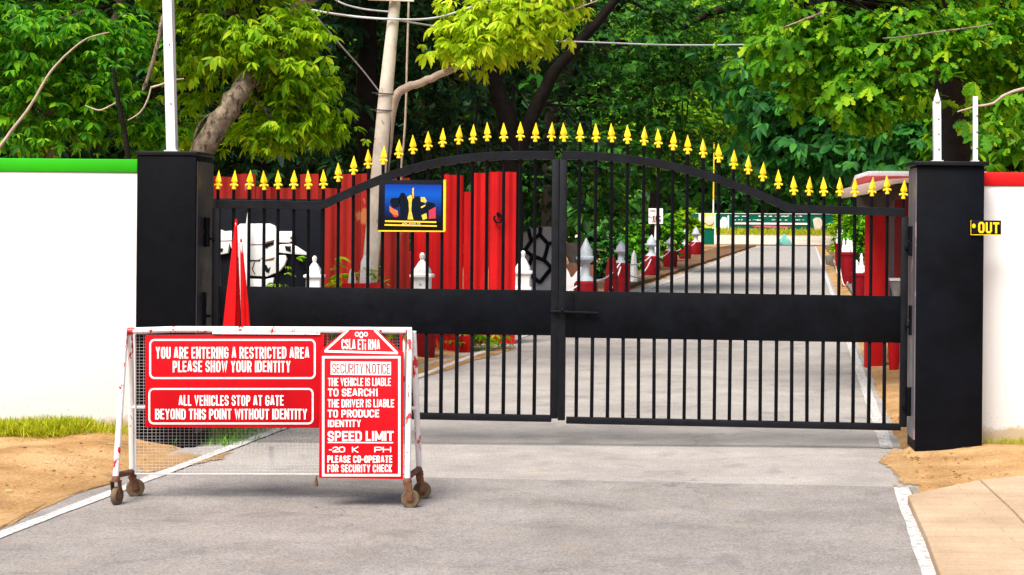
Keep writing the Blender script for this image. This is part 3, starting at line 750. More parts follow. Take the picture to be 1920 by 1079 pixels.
# welded mesh panel between the back legs
mb = MB(); fyb = lambda y: YT + .03 + (YB - .05 - YT - .03) * (y - 620) / 270
nx = 66; ny = 44
for i in range(nx + 1):
    x = 254 + (760 - 254) * i / nx + random.uniform(-.8, .8)
    mb.tube([P(x, 628, fyb(628)), P(x + random.uniform(-.6, .6), 760, fyb(760)), P(x + random.uniform(-.8, .8), 889, fyb(889))], .00085, 4, False)
for j in range(ny + 1):
    y = 628 + (889 - 628) * j / ny + random.uniform(-.4, .4)
    mb.tube([P(253, y, fyb(y) - .002), P(420, y + random.uniform(-.8, .8), fyb(y) - .002), P(600, y + random.uniform(-.8, .8), fyb(y) - .002), P(761, y, fyb(y) - .002)], .00085, 4, False)
mb.build('wire_mesh', M['wire'], root, smooth=60)
mb = MB()
for x0, y0, x1, y1 in ((254, 628, 254, 889), (254, 889, 760, 890), (760, 628, 760, 889)): mb.tube([P(x0, y0, fyb(y0)), P(x1, y1, fyb(y1))], .005, 6)
mb.build('mesh_frame', M['wire'], root)
mb = MB(); mb.bar(P(508, 838, fyb(838) + .01), P(508, 880, fyb(880) + .01), .026, .006); mb.build('mesh_tab', M['wire'], root)
mb = MB(); mb.lathe([(.012, 0), (.009, .03), (.003, .06)], P(593, 912, 9.75), 8); mb.tube([P(593, 900, 9.75), P(594, 893, fyb(888))], .004, 6); mb.build('drop_pin', M['rust'], root)
# left warning board
fl = lambda y: 9.725
sb = MB().plate([(272, 629), (608, 627), (604, 700), (598, 803), (272, 802)], fl, .004).build('sign_board', M['red'], root, bevel=.0006)
o, i = frame_pix(280, 636, 592, 711, 3.4, 10); ring_plate(o, i, fl, M['white_letter'], sb, 'border')
o, i = frame_pix(278.5, 728, 588, 796, 3.2, 10); ring_plate(o, i, fl, M['white_letter'], sb, 'border')
lettering('YOU ARE ENTERING A RESTRICTED AREA', 292, 651, 580, 672.5, fl, M['white_letter'], sb, .038, 0)
lettering('PLEASE SHOW YOUR IDENTITY', 324, 677, 545, 698, fl, M['white_letter'], sb, .038)
lettering('ALL VEHICLES STOP AT GATE', 335, 741.5, 532, 761, fl, M['white_letter'], sb, .038)
lettering('BEYOND THIS POINT WITHOUT IDENTITY', 291, 767, 576, 786.5, fl, M['white_letter'], sb, .038)
mb = MB(); mb.plate([(398, 622), (600, 624), (600, 628), (398, 626.5)], 9.715, .02); mb.build('hanger_strip', M['barrier'], root)
# right notice board, house shaped, in the front plane
fs_ = lambda y: 9.735 + (9.60 - 9.735) * (y - 618) / 280
sb = MB().plate([(650, 618), (705, 618), (752, 659), (757, 661), (755.5, 899), (598, 896.5), (600, 657)], fs_, .004).build('sign_board', M['red'], root, bevel=.0006)
tri = [(652, 617), (606, 659.5), (607, 660), (746, 663), (705.5, 617)]
def seg_plate(pts, wpx, Y, m, parent, name):
    mb = MB()
    for (x0, y0), (x1, y1) in pts:
        d = math.hypot(x1 - x0, y1 - y0); nx_, ny_ = -(y1 - y0) / d * wpx / 2, (x1 - x0) / d * wpx / 2
        q = [(x0 + nx_, y0 + ny_), (x1 + nx_, y1 + ny_), (x1 - nx_, y1 - ny_), (x0 - nx_, y0 - ny_)]
        mb.plate(q, lambda y: Y(y) - .0016, .001)
    return mb.build(name, m, parent, smooth=0)
seg_plate([((653, 619), (610, 657.5)), ((702, 619), (744, 661.5))], 4, fs_, M['white_letter'], sb, 'border')
seg_plate([((608.5, 659), (746, 662.5))], 4, fs_, M['white_letter'], sb, 'border')
o, i = frame_pix(604, 668, 751, 893.5, 4.2, .1); ring_plate(o, i, fs_, M['white_letter'], sb, 'border')
lettering('CSLA ETi RMA', 640.5, 636.5, 712.5, 655, fs_, M['white_letter'], sb, .035, .8)
# the little crest: two leaves and an upright oval
for cx, cy, rx, ry in ((669.5, 627, 4.2, 4.6), (677.5, 628.5, 4.0, 6.2), (686, 627, 4.0, 4.4)):
    o = [(cx + rx * math.cos(R(a)), cy + ry * math.sin(R(a))) for a in range(0, 360, 20)]; i = [(cx + .55 * (x - cx), cy + .55 * (y - cy)) for x, y in o]
    ring_plate(o, i, fs_, M['white_letter'], sb, 'crest')
pl_ = MB().plate([(620, 678), (733, 679), (733, 704), (620, 703)], lambda y: fs_(y) - .0014, .001).build('white_panel', M['white_letter'], sb, smooth=0)
lettering('SECURITY N.OTICE', 623, 682, 731.5, 700.5, lambda y: fs_(y) - .0012, paint('dark_red_letter', (.30, .006, .02), .5, .1, 10), sb, .012, .5)
for s_, x0, y0, x1, y1, bo in (('THE VEHICLE IS LIABLE', 615, 709, 733, 724, .03), ('TO SEARCH1', 615, 729, 708, 743.5, .036), ('THE DRIVER IS LIABLE', 614.5, 749, 739, 764, .03), ('TO PRODUCE', 614.5, 768.5, 711, 783, .036),
                               ('IDENTITY', 615, 787.5, 677, 801, .034), ('SPEED LIMIT', 614.5, 808.5, 738, 827.5, .036), ('-20', 617, 838, 647, 848.5, .03), ('K', 660, 838, 672, 848.5, .04), ('PH', 702, 838, 733.5, 848.5, .036),
                               ('PLEASE CO-OPERATE', 614, 854.5, 735.5, 868, .032), ('FOR SECURITY CHECK', 614, 871.5, 735.5, 885.5, .032)):
    lettering(s_, x0, y0, x1, y1, fs_, M['white_letter'], sb, bo)
seg_plate([((614.5, 830), (737, 830.5))], 2, fs_, M['white_letter'], sb, 'underline')
for x in (751.5,):
    mb = MB(); mb.bar(P(x, 628, 9.74), P(x, 720, 9.70), .014, .006); mb.build('hanger_strip', M['red'], root)
mb = MB(); mb.bar(P(757, 634, 9.75), P(757.5, 800, 9.72), .012, .006); mb.build('hanger_strip', M['barrier'], root)

# ------------------------------------------------------------------ furled red flags
def flag(name, apex, foot, yb, w0, w1, Y, label, hung=False):
    a = P(apex[0], apex[1], Y); b = P(foot[0], foot[1], Y)
    d = b - a; tz = (b.z + .0) / max(1e-6, -d.z); g = b + d * tz; g.z = max(g.z, 0.0)
    if hung: g = b + d * .02
    root = thing(name, g, label, 'flag', 'furled red flags by the gate')
    mb = MB(); mb.tube([a + d * .02, g + Vector((0, 0, .004))], .0075, 8); mb.build('pole', M['white'], root)
    mb = MB(); n = 20; pts = []
    K = 14
    for i in range(n + 1):
        u = i / n; c = a + d * u; r = (w0 + (w1 - w0) * u ** .9)
        for k in range(K):
            th = 2 * math.pi * k / K
            rr = r * (1 + .35 * math.cos(th * 4 + 2.2 * u + apex[0]) * min(1, u * 3))
            pts.append(c + Vector((rr * math.cos(th), rr * .8 * math.sin(th), .012 * math.sin(th * 3) if i == n else 0)))
    fs2 = [(i * K + k, i * K + (k + 1) % K, (i + 1) * K + (k + 1) % K, (i + 1) * K + k) for i in range(n) for k in range(K)]
    fs2 += [tuple(range(K)), tuple(n * K + k for k in range(K))]
    mb.add(pts, fs2); mb.build('cloth', M['flag_red'], root, smooth=60)
flag('red_flag', (443, 411), (426, 785), 0, .007, .062, 9.99, 'tall furled red flag tied upright behind the barrier', True)
flag('red_flag', (452, 448), (470, 785), 0, .006, .036, 9.985, 'shorter furled red flag tied upright behind the barrier', True)
tag(MB().tube([P(448, 455, 10.0), P(455, 620, 10.0), P(458, 785, 10.0)], .0065, 8).build('white_cane', M['white'], origin=P(458, 785, 10.0), smooth=60), 'thin white cane standing between the two furled red flags', 'cane')
flag('red_flag', (1714, 600), (1709, 775), 0, .008, .034, 13.1, 'furled red flag standing behind the hinges by the right pillar')

# ------------------------------------------------------------------ things behind the gate, left side
YBu = 15.2
root = thing('emblem_board', P(500, 545, YBu), 'black board with a white cut-out animal skull emblem behind the gate', 'board'); root.location.z = 0; WL[root.name].z = 0
a, b = P(392, 372, YBu), P(602, 372, YBu)
mb = MB(); mb.box(((a.x + b.x) / 2, YBu + .03, a.z / 2), (b.x - a.x, .06, a.z)); mb.build('backing', M['black_board'], root, bevel=.004)
mb = MB()
for q in ([(396, 446), (404, 432), (412, 431), (420, 434), (435, 433), (435, 470), (430, 457), (427, 475), (412, 478), (396, 477)],
          [(438, 440), (440, 428), (450, 420), (505, 419.5), (515, 424), (519, 431), (519, 512), (511, 514), (500, 519), (467, 517), (456, 500), (440, 470)],
          [(523, 434), (549, 434), (549, 452), (541, 456), (523, 455)], [(523, 459), (545, 457), (556, 463), (576, 476), (575, 479), (548, 477), (523, 474)],
          [(523, 479), (535, 479), (537, 487), (533, 498), (523, 510)], [(467, 523), (490, 524), (490, 560), (467, 560)], [(498, 524), (513, 521), (506, 560), (498, 560)],
          [(393, 490), (404, 489), (404, 505), (393, 508)]):
    mb.plate(q, YBu - .05, .05)
mb.build('skull_emblem', M['white'], root, bevel=.006)
mb = MB()
for q in ([(497, 457), (513, 454), (513, 459), (503, 463), (500, 466), (497, 464)], [(534, 463), (545, 464), (545, 473), (536, 470)], [(467, 488), (484, 488), (488, 486), (487, 490), (468, 490.5)], [(496, 497), (499, 497), (503, 505), (507, 500), (504, 512), (498, 510)], [(413, 466), (418, 466), (417, 472), (413, 473)]):
    mb.plate(q, YBu - .056, .01)
mb.build('skull_marks', M['black_board'], root, smooth=0)
mb = MB()
for q in ([(460, 458.5), (498, 458), (498, 459.2), (460, 459.6)], [(397, 452), (434, 451), (434, 452), (397, 453)], [(524, 455.4), (545, 455.4), (545, 456.6), (524, 456.6)], [(476, 492), (478, 492), (474, 505), (479, 515), (477, 515), (472, 505)]):
    mb.plate(q, YBu - .054, .006)
for q in ([(488, 484), (498, 487), (515, 483), (512, 488), (498, 490)], [(498, 454), (514, 450), (514, 453), (499, 457)], [(543, 446), (548, 443), (547, 450)], [(534, 461), (546, 462), (545, 463.5), (534, 463)]):
    mb.plate(q, YBu - .0535, .005)
mb.build('seam_stains', M['rust'], root, smooth=0)
mb = MB(); mb.tube([P(466, 389, YBu - .12), P(463, 440, YBu - .12), P(461, 560, YBu - .12)], [.004, .022, .03], 8); mb.build('white_horn', M['white'], root)

def plank_fence(name, segs, Y, m, label, cat='fence'):
    xa, xb = segs[0][0], segs[-1][1]
    c = P((xa + xb) / 2, 500, Y)
    root = thing(name, (c.x, Y, 0), label, cat)
    for x0, x1, yt in segs:
        A, B = P(x0, yt, Y), P(x1, yt, Y); wd = B.x - A.x; n = max(6, int(wd / .018)); z1 = A.z
        vs = []; fs = []
        for i in range(n + 1):
            x = A.x + wd * i / n; dy = .018 * math.sin(x * 42) + .008 * math.sin(x * 17 + 1)
            vs += [(x, Y + dy, 0), (x, Y + dy, z1 + .006 * math.sin(x * 9)), (x, Y + dy + .012, z1 + .006 * math.sin(x * 9)), (x, Y + dy + .012, 0)]
            if i:
                q = 4 * (i - 1); fs += [(q + k, q + (k + 1) % 4, q + 4 + (k + 1) % 4, q + 4 + k) for k in range(4)]
        fs += [(3, 2, 1, 0), (4 * n, 4 * n + 1, 4 * n + 2, 4 * n + 3)]
        MB().add(vs, fs).build('panel', m, root, smooth=50)
    mb = MB(); mb.box((c.x, Y + .06, .5), (P(xb, 500, Y).x - P(xa, 500, Y).x - .02, .05, .07)); mb.build('rail', m, root)
    return root
plank_fence('red_fence', [(396, 437, 331), (437.6, 479, 326), (480, 509, 351), (509.6, 562, 352), (562.6, 598, 327), (598.6, 640, 353), (640.6, 676, 326), (676.6, 712, 326.5), (712.6, 768, 333)], 20.6, M['fence_red'], 'weathered dark red corrugated fence with stepped top beside the pole')
plank_fence('red_fence', [(763, 776, 470), (776.6, 826, 429), (826.6, 869, 328), (869.6, 886, 359)], 21.4, M['bright_red'], 'red corrugated fence length between the picture panel and the bright red door')
root = plank_fence('red_door', [(886.6, 917, 324), (917.6, 968, 323)], 23.0, M['bright_red'], 'bright red corrugated door with a black ring handle', 'door')
mb = MB(); cc = P(934, 410, 22.93)
mb.tube([cc + Vector((.055 * math.cos(R(a)), 0, .055 * math.sin(R(a)))) for a in range(140, 451, 22)], .014, 8); mb.lathe([(.03, 0), (.03, .05)], cc + Vector((0, .02, .06)), 10, Matrix.Rotation(R(-90), 3, 'X'))
mb.build('ring_handle', M['black_board'], root)

# leaning concrete pole
YPo = 19.2
root = thing('utility_pole', G(684, 690, 0), 'pale leaning concrete pole behind the left gate leaf', 'pole')
base = WL[root.name]; top = P(747, -260, base.y); mid = P(722, 190, base.y)
mb = MB(); mb.tube([base, P(694, 500, base.y), mid, P(741, 0, base.y), top], [.098, .09, .082, .062, .058], 14); mb.build('shaft', M['concrete_pole'], root)
for x, y in ((722, 177), (719, 208)):
    c = P(x, y, base.y); mb = MB()
    mb.tube([c + Vector((.096 * math.cos(R(a)), .096 * math.sin(R(a)), .004 * math.sin(R(2 * a)))) for a in range(0, 361, 20)], .008, 6)
    mb.tube([c + Vector((-.08, -.05, 0)), c + Vector((-.13, -.09, .01))], .007, 6); mb.build('wire_band', M['dark_wire'], root)
c = P(733, -2, base.y)
mb = MB(); mb.bar(P(690, -2, base.y - .1), P(776, 1, base.y - .1), .03, .06); mb.build('cross_arm', M['concrete_pole'], root)
def cable(pix, Y, r, m, label, name='overhead_cable'):
    if not isinstance(Y, (list, tuple)): Y = [Y] * len(pix)
    pts = [P(x, y, yy) for (x, y), yy in zip(pix, Y)]
    # smooth through the points
    out = []
    for i in range(len(pts) - 1):
        p0, p1, p2, p3 = pts[max(i - 1, 0)], pts[i], pts[i + 1], pts[min(i + 2, len(pts) - 1)]
        for k in range(6):
            t = k / 6; out.append(.5 * ((2 * p1) + (p2 - p0) * t + (2 * p0 - 5 * p1 + 4 * p2 - p3) * t * t + (3 * p1 - p0 - 3 * p2 + p3) * t ** 3))
    out.append(pts[-1])
    o = MB().tube(out, r, 6).build(name, m, origin=out[0], smooth=60)
    return tag(o, label, 'cable')
cable([(430, -40), (520, 0), (600, 22), (700, 34.5), (800, 36), (872, 18), (960, -20)], 18.9, .013, M['pale_cable'], 'thick pale cable sagging across the pole near its top')
cable([(610, -14), (640, 6), (680, 17), (733, 23)], [18.9, 18.9, 19, 19.1], .011, M['pale_cable'], 'short pale cable reaching the pole from upper left')
cable([(540, -30), (600, 40), (645, 92), (680, 132), (714, 176)], [18, 18.3, 18.6, 18.9, 19.1], .009, M['pale_cable'], 'steep thin cable running down to the wire band on the pole')
cable([(738, 37), (850, 55), (990, 74), (1120, 80), (1280, 85), (1460, 82), (1700, 70)], [19.1, 20, 21, 22, 23, 24, 26], .011, M['pale_cable'], 'long thin cable running from the pole to the right across the trees')
cable([(768, -60), (766, 20), (763, 120), (761, 200), (757, 270), (752, 330), (744, 600)], 19.9, .014, M['pale_bark'], 'thin vertical hanging vine just right of the concrete pole', 'hanging_vine')
cable([(732, 180), (731, 240), (727, 310), (720, 420), (708, 560)], base.y + .12, .012, M['dark_wire'], 'dark cable clipped down the right side of the pole')

# ------------------------------------------------------------------ planters, bollards and chains along the road
def obelisk(c, w_, h, mwhite, parent, name='finial'):
    """square post with a cornice and pyramid cap and ball tip; c at its foot"""
    mb = MB(); q = math.sqrt(2) * w_ / 2; z = h
    mb.lathe([(q * 1.25, 0), (q * 1.25, z * .10), (q, z * .16), (q, z * .42), (q * 1.32, z * .45), (q * 1.32, z * .50), (q * .95, z * .53), (q * .95, z * .60), (q * .35, z * .80), (q * .22, z * .82), (q * .22, z * .86)], c, 4, None, (1, 1), R(45))
    mb.lathe([(w_ * .13, 0), (w_ * .17, z * .04), (w_ * .17, z * .10), (w_ * .08, z * .15)], Vector(c) + Vector((0, 0, z * .85)), 10)
    return mb.build(name, mwhite, parent, bevel=.004, smooth=30)
def turned(c, w_, h, m, parent, name='finial'):
    mb = MB(); q = w_ / 2
    mb.lathe([(q * 1.0, 0), (q * .75, h * .08), (q * .5, h * .14), (q * .48, h * .40), (q * .75, h * .46), (q * 1.1, h * .5), (q * 1.1, h * .55), (q * .8, h * .58), (q * .7, h * .72), (q * .35, h * .86), (q * .1, h * .97), (.002, h)], c, 14)
    return mb.build(name, m, parent, smooth=50)
bollards = []
def bollard(px, Y, ytop, yjoin, wpx, kind, label, mw, hr=None):
    c = P(px, ytop, Y); zt = c.z; zj = P(px, yjoin, Y).z; s_ = Y / F
    root = thing('bollard', (c.x, Y, 0), label, 'bollard', 'chained bollards along the road')
    wr = wpx * s_
    mb = MB(); mb.lathe([(wr * .46, 0), (wr * .5, zj * .1), (wr * .56, zj * .6), (wr * .52, zj * .95), (wr * .40, zj)], (c.x, Y, 0), 18); mb.build('drum', M['pot_red'], root)
    (obelisk if kind == 'o' else turned)((c.x, Y, zj - .003), wr * (.62 if kind == 'o' else .8), zt - zj + .003, mw, root)
    bollards.append((Vector((c.x, Y, zj)), wr)); return root
bollard(590, 14.8, 480, 552, 42, 'o', 'white pyramid-topped bollard nearest the emblem board', M['white'])
bollard(792, 20.3, 474, 556, 50, 'o', 'white pyramid-topped bollard below the painted picture panel', M['white'])
bollard(981, 26, 470, 548, 44, 'o', 'white pyramid-topped bollard between the red door and the gate stiles', M['white'])
bollard(1099, 27.2, 446, 527, 42, 't', 'shade-greyed white cone-topped bollard just right of the gate stiles', M['shade_greyed_white'])
bollard(1165, 40, 451, 493, 32, 't', 'shade-greyed white bullet-topped bollard on a dark red drum', M['shade_greyed_white'])
bollard(1222, 52, 440, 480, 30, 't', 'shade-greyed white-topped drum beside the white notice post', M['shade_greyed_white'])
bollard(1257, 63, 445, 470, 25, 't', 'red drum with a thin white point, third from the far end', M['shade_greyed_white'])
bollard(1285, 79, 429, 458, 21, 't', 'red drum with a slim white point, second from the far end', M['shade_greyed_white'])
bollard(1305, 92, 425, 454, 21, 't', 'red drum with a slim white point at the far end of the row', M['shade_greyed_white'])
names = ['emblem board', 'picture panel', 'red door', 'gate stiles', 'bullet-topped bollard', 'notice post', 'third last drum', 'second last drum']
for k in range(len(bollards) - 1):
    (a, ra), (b, rb) = bollards[k], bollards[k + 1]
    for dz, sag in (((0.02, .30), (-.08, .75)) if k in (2, 3, 4) else ((0.02, .30),)):
        pts = []
        for i in range(17):
            u = i / 16; p = a.lerp(b, u); p.z += dz - sag * 4 * u * (1 - u) * .55; p.y -= .02; pts.append(p)
        o = MB().tube(pts, .012 + .006 * (k > 2), 6).build('chain', M['white'], origin=pts[0], smooth=60)
        tag(o, ('white chain sagging between bollards beside the %s' if dz > 0 else 'lower slack white chain between bollards beside the %s') % names[k], 'chain', 'white chains between the bollards')

# white notice on a post
root = thing('notice_post', (P(1231, 480, 52.5).x, 52.5, 0), 'small white notice on a white post above a red drum', 'sign')
mb = MB(); mb.lathe([(.10, 0), (.10, P(1229, 455, 51.2).z), (.075, P(1229, 450, 51.2).z), (.07, P(1229, 421, 51.2).z)], (P(1231, 480, 52.5).x, 52.5, 0), 10); mb.build('post', M['white'], root)
pn = MB().plate([(1216, 391), (1243, 391), (1243, 420), (1216, 420)], 52.38, .04).build('plate', M['white'], root)
lettering('EOC', 1224, 405, 1239, 414, 52.38, M['pot_red'], pn, .05, 0, .01)
mb = MB(); mb.plate([(1219, 395), (1229, 395), (1229, 396), (1219, 396)], 52.36, .01); mb.plate([(1222, 415.5), (1240, 414.5), (1240, 415.5), (1222, 416.5)], 52.36, .01); mb.build('print_rule', M['pot_red'], pn)

# pots with plants
def pot(px, ybase, w_, h, m, label, name='plant_pot', Y=None):
    p = G(px, ybase) if Y is None else P(px, 500, Y); p.z = 0
    root = thing(name, p, label, 'plant pot', 'red plant pots')
    mb = MB(); mb.lathe([(w_ * .34, 0), (w_ * .5, h * .92), (w_ * .54, h * .92), (w_ * .54, h), (w_ * .46, h), (w_ * .44, h * .9)], p, 18); mb.build('pot', m, root)
    return root, p
# square red planter at the foot of the pole
pp = P(683, 545, 18.6)
root = thing('red_planter', (pp.x, 18.6, 0), 'low square red planter at the foot of the leaning pole', 'planter')
mb = MB(); zt = P(683, 531, 18.6).z; mb.box((pp.x, 18.6, zt / 2), (.44, .4, zt)); mb.build('box', M['bright_red'], root, bevel=.01)
mb = MB(); mb.lathe([(.07, 0), (.055, .25), (.02, .32)], (pp.x + .02, 18.55, zt - .01), 5); mb.lathe([(.05, 0), (.03, .14), (.01, .18)], (pp.x - .12, 18.5, zt - .01), 5); mb.build('white_stone', M['white'], root)

c = P(1147, 478, 36)
root = thing('red_post', (c.x, 36, 0), 'dark red tapered post between the cone-topped and bullet-topped bollards', 'post')
mb = MB(); mb.lathe([(.19, 0), (.17, c.z * .5), (.10, c.z * .9), (.02, c.z)], (c.x, 36, 0), 4, None, (1, 1), R(30)); mb.build('post', M['pot_red'], root)
c = P(1189, 470, 46)
root = thing('white_stake', (c.x, 46, 0), 'slim white pointed stake between the bullet-topped bollard and the notice post', 'stake')
mb = MB(); mb.lathe([(.14, 0), (.10, c.z * .5), (.07, c.z * .85), (.01, c.z)], (c.x, 46, 0), 8); mb.build('stake', M['white'], root)
# white notched board near the gate centre
root = tag(MB().plate([(1060, 575), (1060, 500), (1066, 510), (1070, 521), (1074, 519), (1082, 508), (1089, 500), (1091, 505), (1090, 575)], 27.5, .06).build('notched_board', M['white'], bevel=.006), 'white notched board standing right of the gate stiles', 'board')
# stone urn on a terracotta box
c = P(1074, 500, 30)
root = thing('stone_urn', (c.x, 30, 0), 'dark stone urn on a brown plinth right of the gate stiles', 'urn')
mb = MB(); zt = P(1080, 497, 30).z; mb.box((c.x + .1, 30.1, zt / 2), (.58, .4, zt)); mb.build('plinth', M['terracotta'], root, bevel=.01)
mb = MB(); zt2 = P(1074, 456, 30).z; hh = zt2 - zt; mb.lathe([(.09, zt), (.07, zt + hh * .1), (.12, zt + hh * .4), (.17, zt + hh * .85), (.20, zt2), (.17, zt2), (.14, zt2 - .03)], (c.x, 30.05, 0), 16); mb.build('bowl', M['stone'], root)
# patterned screen wall
YL = 31.0
a, b = P(958, 425, YL), P(1046, 425, YL)
root = thing('screen_wall', ((a.x + b.x) / 2, YL, 0), 'pale grey wall with a black web pattern behind the gate stiles', 'wall')
mb = MB(); mb.box(((a.x + b.x) / 2, YL + .08, a.z / 2), (b.x - a.x, .12, a.z)); mb.build('wall_body', paint('pale_grey_wall', (.42, .43, .46), .7, .2, 3), root)
mb = MB()
for q in (((996, 452), (984, 470)), ((996, 452), (1012, 440)), ((1012, 440), (1028, 458)), ((1028, 458), (1020, 488)), ((1020, 488), (998, 480)), ((998, 480), (984, 470)), ((996, 452), (990, 428)), ((1028, 458), (1044, 452)), ((1020, 488), (1034, 502)), ((998, 480), (988, 510)), ((984, 470), (962, 464)), ((1012, 440), (1014, 426)), ((1034, 502), (1044, 530)), ((1034, 502), (1012, 530)), ((988, 510), (1012, 530)), ((988, 510), (966, 530))):
    mb.tube([P(q[0][0], q[0][1], YL), P(q[1][0], q[1][1], YL)], .036, 8)
mb.build('web', M['black_board'], root)

# ------------------------------------------------------------------ guard booth on the right
YH = 19.6
x0, x1 = P(1608, 400, YH).x, P(1840, 400, YH).x
root = thing('guard_booth', ((x0 + x1) / 2, YH + 1, 0), 'red guard booth with a curved pale roof behind the right pillar', 'booth')
zt = P(1640, 396, YH).z
mb = MB(); xa, xb = P(1625, 400, YH).x, P(1661, 400, YH).x; mb.box(((xa + xb) / 2, YH + .1, zt / 2), (xb - xa, .2, zt)); mb.build('front_column', M['bright_red'], root, bevel=.006)
mb = MB(); xa, xb = P(1668, 400, YH + .9).x, P(1850, 400, YH + .9).x; zz = P(1700, 352, YH + .9).z; mb.box(((xa + xb) / 2, YH + .95, zz / 2), (xb - xa, .1, zz)); mb.build('back_wall', M['dark_red_wall'], root)
mb = MB(); xa = P(1674, 400, YH + .2).x; mb.box((xa, YH + .25, P(1674, 362, YH + .2).z / 2), (.045, .06, P(1674, 362, YH + .2).z)); mb.build('grey_post', M['grey_metal'], root)
mb = MB(); xa = P(1700, 400, YH + .5).x; mb.box((xa + .1, YH + .6, P(1700, 384, YH + .5).z / 2), (.06, .06, P(1700, 384, YH + .5).z)); mb.build('door_post', M['dark_red_wall'], root)
# curved roof: a sheet arched from the eave up to the right
def roof_sheet(profile, Ya, Yb, th, m, name, amp=.0):
    vs = []; fs = []; n = len(profile)
    for i, (x, y) in enumerate(profile):
        p = P(x, y, Ya); q = Vector((p.x + .25, Yb, p.z + .22)); w_ = amp * math.sin(i * 2.1)
        vs += [p + Vector((0, 0, w_)), q + Vector((0, 0, w_)), q + Vector((0, 0, w_ + th)), p + Vector((0, 0, w_ + th))]
        if i:
            k = 4 * (i - 1); fs += [(k + j, k + (j + 1) % 4, k + 4 + (j + 1) % 4, k + 4 + j) for j in range(4)]
    fs += [(3, 2, 1, 0), (4 * n - 4, 4 * n - 3, 4 * n - 2, 4 * n - 1)]
    return MB().add(vs, fs).build(name, m, root, smooth=60)
for nm_, mt_, q_, y_, dp_ in (('lower_roof', M['roof_sheet'], [(1597, 351), (1622, 344), (1672, 336), (1720, 333.5), (1850, 333), (1850, 341), (1720, 341), (1690, 343), (1666, 348), (1648, 357), (1628, 364), (1598, 368)], YH - .55, 1.7),
        ('fascia', paint('red_fascia', (.46, .06, .055), .6, .3, 3), [(1619, 343.5), (1624, 330), (1850, 331), (1850, 333.5), (1720, 334), (1672, 336.5)], YH - .35, 1.6),
        ('upper_roof', M['roof_top'], [(1624, 331), (1628, 321), (1850, 322), (1850, 331.5)], YH - .3, 1.6),
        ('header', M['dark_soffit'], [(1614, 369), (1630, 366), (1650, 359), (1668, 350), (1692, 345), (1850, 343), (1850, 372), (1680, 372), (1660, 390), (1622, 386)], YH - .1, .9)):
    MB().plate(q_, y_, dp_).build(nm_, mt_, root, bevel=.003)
mb = MB(); mb.box(P(1678, 524, YH + .1), (.16, .3, .03)); mb.build('shelf', M['white'], root)
mb = MB(); mb.lathe([(.03, -.25), (.055, -.1), (.09, 0)], P(1680, 526, YH + .1) + Vector((0, 0, -.012)), 12); mb.build('shelf_bracket', M['shade_greyed_white'], root)
# white post with domed top between gate and pillar
c = P(1711, 520, 15.0); c.z = 0
root = thing('white_post', c, 'white domed post seen between the gate hinges and the right pillar', 'post')
zt = P(1711, 500, 15.0).z
mb = MB(); mb.lathe([(.055, 0), (.055, zt - .16), (.065, zt - .155), (.065, zt - .13), (.06, zt - .12), (.055, zt - .05), (.03, zt - .01), (.004, zt)], c, 14); mb.build('post', M['white'], root)
r_, p_ = pot(1676, 698, .16, .42, M['bright_red'], 'tall narrow bright red pot beside the booth column', 'red_pot')
# red pots with white stones along the right edge
for (px, Y, wpx, ytop, lab) in ((1574, 62, 16, 455, 'slim red pot at the far end of the right kerb'), (1590, 46, 26, 473, 'red pot heaped with white painted stones, middle of the right row'), (1612, 34, 28, 512, 'red pot with white stones nearest the booth column')):
    s_ = Y / F; c = P(px, ytop, Y)
    root, p = pot(px, 0, wpx * s_ * 1.15, c.z, M['pot_red'], lab, Y=Y)
    for k in range(7):
        mb = MB(); hh = random.uniform(.15, .45) * (1.4 if Y > 60 else 1); xx = p.x + random.uniform(-.35, .35) * wpx * s_; r0 = random.uniform(.05, .1)
        mb.lathe([(r0, 0), (r0 * 1.1, hh * .3), (r0 * .6, hh * .7), (r0 * .7, hh * .8), (.01, hh)], (xx, p.y + random.uniform(-.15, .15), c.z - .04), 7)
        mb.build('white_stone', M['white'], root)
c0, c1 = P(1580, 500, 62), P(1592, 500, 46); c2 = P(1612, 530, 34)
for a, b, lab in ((c0, c1, 'far white chain between red pots along the right kerb'), (c1, c2, 'near white chain between red pots along the right kerb')):
    pts = [a.lerp(b, i / 12) + Vector((-.25, 0, -.25 * 4 * (i / 12) * (1 - i / 12))) for i in range(13)]
    tag(MB().tube(pts, .016, 6).build('chain', M['cream'], origin=pts[0], smooth=60), lab, 'chain')
mb = MB(); mb.add([], [])
kb = MB()
for i in range(1):
    Ya, Yb = 27, 75; kb.hexa([(road_x(1, Ya) + .45, Ya, -.05), (road_x(1, Ya) + .65, Ya, -.05), (road_x(1, Ya) + .65, Ya, .12), (road_x(1, Ya) + .45, Ya, .12)], [(road_x(1, Yb) + .45, Yb, -.05), (road_x(1, Yb) + .65, Yb, -.05), (road_x(1, Yb) + .65, Yb, .12), (road_x(1, Yb) + .45, Yb, .12)])
tag(kb.build('kerb', M['stone']), 'low stone kerb along the right side of the road', 'kerb', kind='structure')
# dark culvert block
tag(MB().plate([(1549, 480), (1557, 478), (1562, 482), (1563, 500), (1550, 497)], 70, .5).build('kerb_stone', M['stone'], bevel=.05), 'dark kerb stone at the right road edge before the red pots', 'stone')

